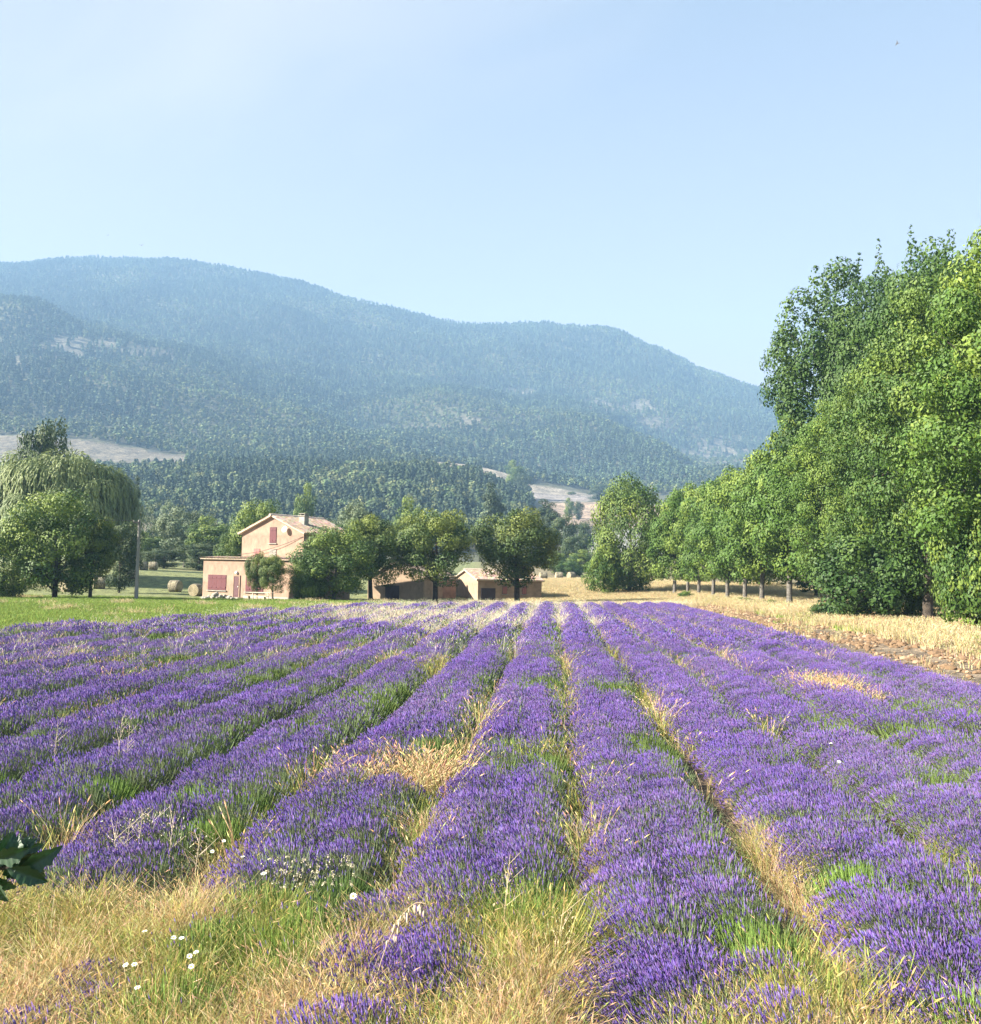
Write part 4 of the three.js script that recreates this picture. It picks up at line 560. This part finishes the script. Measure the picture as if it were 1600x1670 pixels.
const TUFT = {
  straw: [0, 1, 2].map((k) => tuftGeo(400 + k, 48, 0.42, 0.15, 0.0021, COLSTRAW, 0.25, 0.8)), yellow: [0, 1].map((k) => tuftGeo(410 + k, 46, 0.40, 0.14, 0.0023, COLYEL, 0.15, 0.6)), green: [0, 1].map((k) => tuftGeo(420 + k, 48, 0.36, 0.13, 0.0026, COLGREEN, 0, 0.45)),
  white: [0, 1].map((k) => tuftGeo(430 + k, 20, 0.78, 0.26, 0.006, COLWHITE, 0.8, 0.6)), far: [0, 1].map((k) => tuftGeo(440 + k, 30, 0.5, 0.30, 0.011, COLDRY, 0.4, 0.6)), farGreen: [0, 1].map((k) => tuftGeo(450 + k, 26, 0.30, 0.34, 0.014, [[0.13, 0.20, 0.035], [0.30, 0.35, 0.085]], 0, 0.5)), midStraw: [0, 1].map((k) => tuftGeo(460 + k, 26, 0.55, 0.16, 0.006, COLSTRAW, 0.6, 0.6)), midYellow: [0, 1].map((k) => tuftGeo(465 + k, 26, 0.52, 0.18, 0.006, COLYEL, 0.2, 0.5)), litter: [0, 1].map((k) => { const r = RNG(470 + k), S = new Soup(); for (let q = 0; q < 40; q++) { const a = r() * 6.28, p = [(r() - 0.5) * 0.5, 0.01 + r() * 0.05, (r() - 0.5) * 0.5], e = add(p, [Math.cos(a), (r() - 0.4) * 0.3, Math.sin(a)], 0.08 + 0.16 * r()), s = [-Math.sin(a), 0, Math.cos(a)], c = mix3([0.36, 0.22, 0.11], [0.62, 0.46, 0.25], r()); S.quad(add(p, s, 0.003), add(p, s, -0.003), add(e, s, -0.002), add(e, s, 0.002), nrm([r() - 0.5, 1, r() - 0.5]), c); } return S.build(); }),
};
function grassMass(name, label, spec, category = 'grass') { const g = new THREE.Group(); g.name = name; g.userData = { label, category, kind: 'stuff' }; scene.add(g); for (const [key, list] of Object.entries(spec)) { const v = TUFT[key], by = v.map(() => []); list.forEach((e, i) => by[i % v.length].push(e)); by.forEach((l, i) => l.length && instances(v[i], grassMat, l, { straw: 'straw_blades', yellow: 'yellow_blades', green: 'green_blades', white: 'bleached_stems', far: 'dry_stems', farGreen: 'meadow_blades', midStraw: 'oat_stems', midYellow: 'weed_stems', litter: 'dry_litter' }[key], g)); } return g; }
{
  const r = RNG(505), V = { straw: [], yellow: [], green: [], litter: [] }, put = (k, x, z, s = 1, sy) => { const v = 0.82 + 0.36 * r(); V[k].push([x, ground(x, z), z, r() * 6.28, s * (0.75 + 0.5 * r()), [v, v * (0.95 + 0.1 * r()), v], (sy ?? s) * (0.7 + 0.55 * r()), (r() - 0.5) * 0.25, (r() - 0.5) * 0.25]); };
  for (let k = 0; k < 9000; k++) {
    const d = 4.6 + r() * 6.0, x = (r() - 0.5) * 1.16 * d, z = -d; let t = patchAt(x, z); const n = fbm(x * 0.9 + 3, z * 0.9, 3), u = (x - ROWDIR * d - GAP0) / SPACING, row = Math.abs(u - Math.floor(u) - 0.5) < 0.40;
    if (d > (u > 0 ? 5.9 : 8.0) && (!t || !'SYD'.includes(t)) && (row || r() < 0.8)) continue;
    if (!t) t = n > 0.55 ? 'S' : n > 0.44 ? 'Y' : 'G';
    if (t === 'S') put(r() < 0.82 ? 'straw' : 'yellow', x, z); else if (t === 'Y') put(r() < 0.55 ? 'yellow' : r() < 0.6 ? 'straw' : 'green', x, z); else if (t === 'G') put(r() < 0.62 ? 'green' : 'yellow', x, z, 1.05); else if (t === 'L' || t === 'M' || t === 'K') { if (r() < 0.16) put(r() < 0.5 ? 'straw' : 'green', x, z, 0.9); } else if (t === 'D') { if (r() < 0.10) put('straw', x, z, 0.8, 0.5); V.litter.push([x, ground(x, z) + 0.01, z, r() * 6.28, 1, [1, 1, 1]]); }
    if (r() < 0.2) V.litter.push([x, ground(x, z) + 0.01, z, r() * 6.28, 1.1, [1, 1, 1]]);
  }
  grassMass('verge_grass', 'tangle of golden and green grass along the near edge of the lavender field', V);
  const G = { midStraw: [], midYellow: [], green: [], white: [] }, add2 = (k, list, s) => list.forEach(([x, z]) => { const v = 0.85 + 0.3 * r(); G[k].push([x, ground(x, z), z, r() * 6.28, s * (0.75 + 0.5 * r()), [v, v, v], s * (0.75 + 0.5 * r())]); });
  add2('midStraw', gaps.straw, 1.0); add2('midYellow', gaps.yellow, 0.95); add2('green', gaps.green, 1.2); add2('white', gaps.white, 0.95);
  for (let k = 0; k < 900; k++) { const d = 24 + r() * 55, x = -0.55 * d + r() * 0.95 * d; if (d > fieldEnd(x) - 0.5 || x > 14) continue; if (fbm(x * 0.4, d * 0.4 + 60, 3) + d * 0.0016 - Math.max(0, x + 2) * 0.03 < 0.60) continue; const v = 0.9 + 0.3 * r(); G.white.push([x, ground(x, -d), -d, r() * 6.28, 0.8, [v, v, v * 1.05], 1.0 + 0.25 * r()]); }
  for (let x = -34; x < 18; x += 0.20) for (let k = 0; k < 4; k++) { const X = x + r() * 0.3, d = fieldEnd(X) + (X < -10 ? r() * 1.6 : -2.0 + r() * 4.5), v = 0.85 + 0.3 * r(); if (X < -10 && k > 2) continue; G.white.push([X, ground(X, -d), -d, r() * 6.28, 0.8, X < -8 ? [v * 0.95, v * 0.9, v * 0.7] : [v, v, v], (X < -8 ? 0.5 : 0.85) * (0.7 + 0.6 * r())]); }
  grassMass('furrow_weeds', 'bleached oats and weeds growing in the furrows and at the far end of the lavender rows', G);
  // dry grass on the right, up to and under the avenue
  const Rr = { far: [], farGreen: [] };
  for (let k = 0; k < 26000; k++) { const d = 17 + Math.pow(r(), 0.75) * 125, x = U_RIGHT + ROWDIR * d + 0.2 + r() * 34, z = -d; if (x > 0.58 * d + 4 || (x < U_RIGHT + ROWDIR * d + 4.2 && r() < 0.96)) continue; const v = 0.85 + 0.3 * r(), gr = fbm(x * 0.16 + 9, z * 0.16, 3) > 0.60 || r() < 0.04; Rr[gr && r() < 0.6 ? 'farGreen' : 'far'].push([x, ground(x, z), z, r() * 6.28, 0.8 + 0.5 * r(), [v, v, v], 0.6 + 0.6 * r()]); }
  for (let k = 0; k < 9000; k++) { const d = 80 + r() * 95, x = 2 + r() * (0.2 * d), z = -d; if (d < fieldEnd(x)) continue; const v = 0.85 + 0.3 * r(); Rr.far.push([x, ground(x, z), z, r() * 6.28, 1.1, [v, v, v], 0.6 + 0.4 * r()]); }
  grassMass('dry_grass', 'pale dry grass between the ploughed strip and the avenue of limes', Rr);
  const Lg = { farGreen: [], far: [] }; for (let k = 0; k < 16000; k++) { const d = 34 + r() * 58, x = -0.56 * d - 1 + r() * 0.5 * d, z = -d; if (d < fieldEnd(x) + 1.6 || x > -3) continue; const v = 0.8 + 0.4 * r(); Lg[fbm(x * 0.2 + 4, z * 0.2, 3) + (r() - 0.5) * 0.4 > 0.84 ? 'far' : 'farGreen'].push([x, ground(x, z), z, r() * 6.28, 0.9, [v, v, v], 0.5 + 0.5 * r()]); }
  grassMass('meadow_grass', 'strip of bright green meadow grass beyond the left edge of the lavender', Lg);
  for (const o of []) o;
}
{ // clods of the ploughed strip
  const r = RNG(606), cl = [0, 1, 2].map((k) => { const g = new THREE.IcosahedronGeometry(1, 1), q = g.attributes.position; for (let i = 0; i < q.count; i++) { const s = 0.7 + 0.6 * vnoise(q.getX(i) * 1.6 + k * 7 + 5, q.getY(i) * 1.9 + q.getZ(i) * 1.3 + 5); q.setXYZ(i, q.getX(i) * s, q.getY(i) * s * 0.6, q.getZ(i) * s); } g.computeVertexNormals(); return g; }), by = [[], [], []];
  for (let k = 0; k < 11000; k++) { const d = 18 + Math.pow(r(), 0.8) * 72, w = U_RIGHT + 0.6 + r() * 3.9, ridge = Math.exp(-(((w - U_RIGHT - 2.5) / 0.4) ** 2)) + Math.exp(-(((w - U_RIGHT - 3.9) / 0.5) ** 2)), n = fbm(w * 0.9, d * 0.18 + 7, 3); if (r() > 0.10 + ridge * smooth(0.38, 0.6, n) * 1.2) continue; const x = w + ROWDIR * d, dark = r() < 0.55 + ridge * 0.4, v = 0.8 + 0.4 * r(); by[k % 3].push([x, ground(x, -d) + 0.02, -d, r() * 6.28, (0.03 + 0.11 * r() * r()) * (0.8 + ridge * 0.7), dark ? [0.16 * v, 0.10 * v, 0.055 * v] : [0.33 * v, 0.225 * v, 0.14 * v]]); }
  const g = new THREE.Group(); g.name = 'soil_clods'; g.userData = { label: 'dark earth clods of the ploughed strip along the right edge of the lavender', category: 'soil', kind: 'stuff' }; scene.add(g); by.forEach((l, i) => instances(cl[i], std(1, 1, 1, 1), l, 'clods', g));
}
// ---------------------------------------------------------------- flowers, oat stalk and weeds that stand alone near the camera
{
  const pr = new THREE.Group(); pr.userData = { base: 'white_flower', category: 'wild flower' };
  part(pr, 'stem', mergeGeometries([limb([0, -0.55, 0], [0.01, -0.28, 0.01], 0.0032, 0.0028, 5), limb([0.01, -0.28, 0.01], [0, 0, 0], 0.0028, 0.0022, 5)]), std(0.16, 0.22, 0.05));
  const pg = []; for (let k = 0; k < 11; k++) { const s = new THREE.Shape(); s.moveTo(-0.003, 0.004); s.quadraticCurveTo(-0.009, 0.018, -0.005, 0.028); s.lineTo(0, 0.031); s.lineTo(0.005, 0.028); s.quadraticCurveTo(0.009, 0.018, 0.003, 0.004); pg.push(new THREE.ExtrudeGeometry(s, { depth: 0.0012, bevelEnabled: false }).rotateX(-1.15 - 0.2 * (k % 2)).rotateY(k * 0.571)); }
  part(pr, 'petals', mergeGeometries(pg), std(0.80, 0.79, 0.72, 0.7), 'stuff'); part(pr, 'flower_centre', new THREE.SphereGeometry(0.012, 10, 6).scale(1, 0.7, 1).translate(0, 0.005, 0), std(0.50, 0.42, 0.10));
  [[205, 1575, 'white flower of the left pair low in the green verge grass'], [219, 1574, 'white flower close right of the lowest left pair'], [224, 1612, 'lowest white flower in the verge grass'], [283, 1530, 'left one of two white flowers side by side above the green tuft'], [296, 1531, 'right one of two white flowers side by side above the green tuft'], [309, 1560, 'white flower under the side by side pair'], [320, 1554, 'small white flower leaning right of its neighbour under the pair'], [312, 1577, 'white flower at the edge of the golden straw'], [236, 1520, 'single pale flower at the foot of the purple strip'], [365, 1372, 'white flower standing against the purple row'], [396, 1398, 'white flower right of the one against the purple row'], [346, 1389, 'bent pale flower head left of the purple strip'], [430, 1426, 'big white flower head at the left end of the cream blossoms'], [576, 1462, 'white flower on the dark green lavender clump'], [1355, 1213, 'white curled flower head over the right lavender rows'], [1368, 1243, 'white blossom on the right lavender row below the curled one']].forEach(([px, py, label], i) => {
    const q = onPlane(px, py, 0.62); const o = placeCopy(pr, label, q, i * 1.1, null, 'white wild flowers'); o.rotation.set(0.35 + 0.25 * Math.sin(i * 3), i * 1.1, 0.2 * Math.cos(i * 2)); const s = i > 12 ? 0.85 : i === 12 ? 0.8 : 0.58; o.scale.setScalar(s); shade(o); });
  // cream blossoms in the verge
  const S = new Soup(), r = RNG(909); for (let k = 0; k < 80; k++) { const c = onPlane(430 + 150 * r() + (r() - 0.5) * 10, 1420 + (r() - 0.5) * 50, 0.62); for (let q = 0; q < 8; q++) { const d = rdir(r); leafAt(S, [c.x + d[0] * 0.015, c.y + d[1] * 0.012, c.z + d[2] * 0.015], nrm([d[0], d[1] + 0.6, d[2]]), 0.016, r, [0.52, 0.47, 0.33]); } const g0 = [c.x + (r() - 0.5) * 0.05, ground(c.x, c.z), c.z]; if (k % 3 === 0) S.tri([g0[0] - 0.002, g0[1], g0[2]], [g0[0] + 0.002, g0[1], g0[2]], [c.x, c.y, c.z], [0, 0.3, 1], [0.25, 0.27, 0.08]); }
  const m = new THREE.Mesh(S.build(), grassMat); m.name = 'cream_blossom'; m.userData = { label: 'scatter of small cream blossoms among the green lavender near the verge', category: 'wild flower', kind: 'stuff' }; shade(m); scene.add(m);
}
{ // drooping wild oat
  const c = onPlane(605, 1660, 0.02), P = (px, py, d) => at(px, py, d), d = -c.z - 0.15, pts = [P(606, 1640, d), P(618, 1580, d), P(636, 1530, d + 0.02), P(658, 1490, d + 0.03), P(680, 1472, d + 0.03), P(694, 1474, d + 0.02)], base = pts[0].clone(), t = thing('wild_oat', 'single drooping dry oat stalk with pale husks in front of the purple row', 'wild oat', base), cv = new THREE.CatmullRomCurve3(pts.map((q) => q.clone().sub(base))), sm = std(0.42, 0.32, 0.20, 0.8), r = RNG(12);
  part(t, 'stem', mergeGeometries([new THREE.TubeGeometry(cv, 40, 0.0025, 5).toNonIndexed(), limb([0, 0, 0], [-0.02, -base.y - 0.02, 0.0], 0.0028, 0.003, 5).toNonIndexed()]), sm);
  const hg = new THREE.LatheGeometry([[0.0004, 0], [0.0045, 0.008], [0.0052, 0.016], [0.003, 0.028], [0.0004, 0.038]].map((q) => new THREE.Vector2(...q)), 6), hm = std(0.50, 0.40, 0.28, 0.7);
  for (let k = 0; k < 26; k++) { const q = cv.getPoint(0.42 + 0.57 * k / 25), o = part(t, 'husk', hg, hm); const L = 0.015 + 0.03 * r(); o.position.set(q.x + (r() - 0.5) * 0.05, q.y - L * (0.3 + r()), q.z + (r() - 0.5) * 0.04); o.rotation.set(Math.PI - 0.5 + (r() - 0.5) * 0.9, r() * 6, 0.5 * (r() - 0.5)); o.scale.setScalar(0.9 + 0.5 * r()); }
}
function dryStalk(px, py0, py1, label, seed, col = [0.52, 0.42, 0.26]) {
  const b = onPlane(px, py0, 0.02), top = at(px + 4, py1, -b.z).y, t = thing('dry_stalk', label, 'dry weed', b), r = RNG(seed), gs = [], h = top - b.y, k1 = Math.max(0.6, h);
  gs.push(limb([0, 0, 0], [0.02, h * 0.5, 0], 0.004, 0.003, 5), limb([0.02, h * 0.5, 0], [0.05, h, 0.02], 0.003, 0.0016, 5)); for (let k = 0; k < 9; k++) { const y = h * (0.4 + 0.5 * r()), a = r() * 6.28, L = 0.07 + 0.12 * r(); gs.push(limb([0.02 + 0.02 * y / k1, y, 0], [0.03 + Math.cos(a) * L, y + L * 0.9, Math.sin(a) * L], 0.002, 0.001, 4)); }
  part(t, 'stem', mergeGeometries(gs), std(...col, 0.9)); const S = new Soup(); for (let k = 0; k < 60; k++) { const y = h * (0.5 + 0.5 * r()), a = r() * 6.28, L = 0.04 + 0.1 * r(); leafAt(S, [0.03 + Math.cos(a) * L, y, Math.sin(a) * L], rdir(r), 0.02, r, col.map((x) => x * (1 + 0.4 * r())), 0.4); } part(t, 'seed_heads', S.build(), grassMat, 'stuff'); return shade(t);
}
dryStalk(818, 1560, 1392, 'dry branching weed stalk standing above the middle green clump', 1); dryStalk(905, 1600, 1480, 'bent dry stalk right of the middle green clump', 2); dryStalk(330, 1660, 1530, 'thin green weed stalk in the golden straw', 3, [0.24, 0.26, 0.09]); dryStalk(240, 1400, 1325, 'pale upright dry stalk in the left lavender', 4, [0.66, 0.58, 0.46]);
[[200, 1345], [222, 1325], [273, 1330], [180, 1340], [315, 1362], [85, 1180], [190, 1175], [203, 1180]].forEach(([px, py], i) => dryStalk(px, py + 95, py - 8, ['leftmost pale dry grass spike of the near group on the left', 'tallest pale grass spike of the near group on the left', 'pale grass spike at the right end of the near group on the left', 'short pale grass spike beside the leftmost of the near group', 'pale grass spike above the dark shaded end of a left row', 'pale grass spike by itself far out in the left lavender', 'left one of two pale spikes in the middle left lavender', 'right one of two pale spikes in the middle left lavender'][i], 20 + i, [0.60, 0.50, 0.36]).userData.group = 'pale dry spikes in the left lavender');
{ // small thistle on the bare soil
  const b = onPlane(988, 1590, 0.02), t = thing('thistle_weed', 'small grey green thistle on the bare soil at the end of the middle furrow', 'weed', b), r = RNG(33), S = new Soup(); for (let k = 0; k < 190; k++) { const a = r() * 6.28, q = r(), p = [Math.cos(a) * 0.13 * q, 0.05 + 0.22 * r() * (1 - q * 0.5), Math.sin(a) * 0.13 * q]; leafAt(S, p, nrm([Math.cos(a) * 0.6, 0.8, Math.sin(a) * 0.6]), 0.07, r, mix3([0.13, 0.20, 0.07], [0.24, 0.32, 0.12], r()), 0.4); }
  part(t, 'stem', limb([0, -0.02, 0], [0, 0.24, 0], 0.006, 0.003, 5), std(0.18, 0.22, 0.09)); part(t, 'leaves', S.build(), leafMat, 'stuff'); shade(t);
}
{ // the leafy branch that enters at the left: a shrub that stands outside the picture, with one sprig reaching in
  const root = new THREE.Vector3(-2.75, 0, -3.0), t = thing('fig_shrub', 'dark green lobed leaves of a shrub reaching in at the lower left edge', 'shrub', root), L = (q) => [q.x - root.x, q.y - root.y, q.z - root.z], fm = new THREE.MeshPhysicalMaterial({ color: new THREE.Color().setRGB(0.030, 0.100, 0.030), roughness: 0.5, transmission: 0.4, thickness: 0, side: THREE.DoubleSide, map: softTex });
  const hub = at(20, 1414, 2.35), p0 = L(hub); part(t, 'branch', mergeGeometries([limb([0, -0.2, 0], [0.05, 1.2, 0.05], 0.05, 0.035), limb([0.05, 1.2, 0.05], [0.2, 1.9, 0.15], 0.035, 0.018), limb([0.2, 1.9, 0.15], p0, 0.012, 0.005, 6), limb([0.2, 1.9, 0.15], [0.0, 2.7, 0.1], 0.02, 0.008)]), barkMat);
  const leafShape = (len, w) => {                                      // pointed blade with two side lobes, folded along the midrib and bent down at the tip
    const pos = [], idx = [], uv = [], N = 22, C = [-1, -0.6, -0.25, 0, 0.25, 0.6, 1], prof = (t) => w * (1.05 * Math.pow(Math.sin(Math.PI * Math.pow(t, 0.75)), 0.8) + 0.45 * Math.exp(-(((t - 0.34) / 0.07) ** 2)) + 0.32 * Math.exp(-(((t - 0.58) / 0.06) ** 2))) * (t > 0.98 ? 0.2 : 1);
    for (let k = 0; k <= N; k++) { const t = k / N, pw = prof(t) + 0.0006; C.forEach((c) => { const lift = Math.abs(c) * pw * 0.45 - (t * len) ** 2 * 2.4 + 0.0016 * Math.sin(t * 40 + Math.abs(c) * 3) * Math.abs(c); pos.push(c * pw, t * len + Math.abs(c) * pw * 0.55, lift); uv.push(c * 0.5 + 0.5, t); }); }
    for (let k = 0; k < N; k++) for (let c = 0; c < C.length - 1; c++) { const a = k * C.length + c, b = a + 1, d = a + C.length, e = d + 1; idx.push(a, b, d, b, e, d); }
    const g = new THREE.BufferGeometry(); g.setAttribute('position', new THREE.Float32BufferAttribute(pos, 3)); g.setAttribute('uv', new THREE.Float32BufferAttribute(uv, 2)); g.setIndex(idx); g.computeVertexNormals(); return g;
  };
  const leaf = (o, ang, len, w, rx, ry) => { const m = part(t, 'leaf', leafShape(len, w), fm); m.position.set(...o); m.rotation.set(rx, ry, -ang, 'ZYX'); };
  [[0.35, 0.115, 0.017, -0.3, 0.2], [0.75, 0.105, 0.018, -0.5, -0.2], [1.2, 0.125, 0.020, -0.2, 0.3], [1.55, 0.120, 0.019, -0.6, 0.1], [1.9, 0.110, 0.018, -0.1, -0.3], [2.35, 0.085, 0.017, -0.4, 0.2], [2.9, 0.075, 0.016, -0.4, 0.2], [-0.1, 0.10, 0.018, -0.3, 0.1], [1.0, 0.085, 0.018, -0.9, 0.5], [1.4, 0.075, 0.02, -0.9, -0.4], [0.55, 0.10, 0.018, -0.5, 0.4], [1.7, 0.10, 0.019, -0.4, 0.5], [2.1, 0.09, 0.019, -0.7, -0.2], [1.25, 0.10, 0.02, 0.2, 0.2], [0.15, 0.09, 0.018, -0.5, -0.3], [2.6, 0.09, 0.018, 0.1, 0.3]].forEach(([a, l, w, rx, ry], i) => leaf(add(p0, [((i * 7) % 5 - 2) * 0.016 - 0.022, ((i * 3) % 5 - 2) * 0.010, ((i * 5) % 3 - 1) * 0.012]), a, l * 0.85, w * 0.85, rx, ry));
  const r = RNG(71); for (let k = 0; k < 130; k++) { const d = rdir(r); leaf([-0.25 + d[0] * 0.55 * r(), 1.9 + d[1] * 0.85, 0.05 + d[2] * 0.6], r() * 6.28, 0.12 + 0.05 * r(), 0.03, r() * 3, r() * 3); } shade(t);
}
renderer.render(scene, camera);
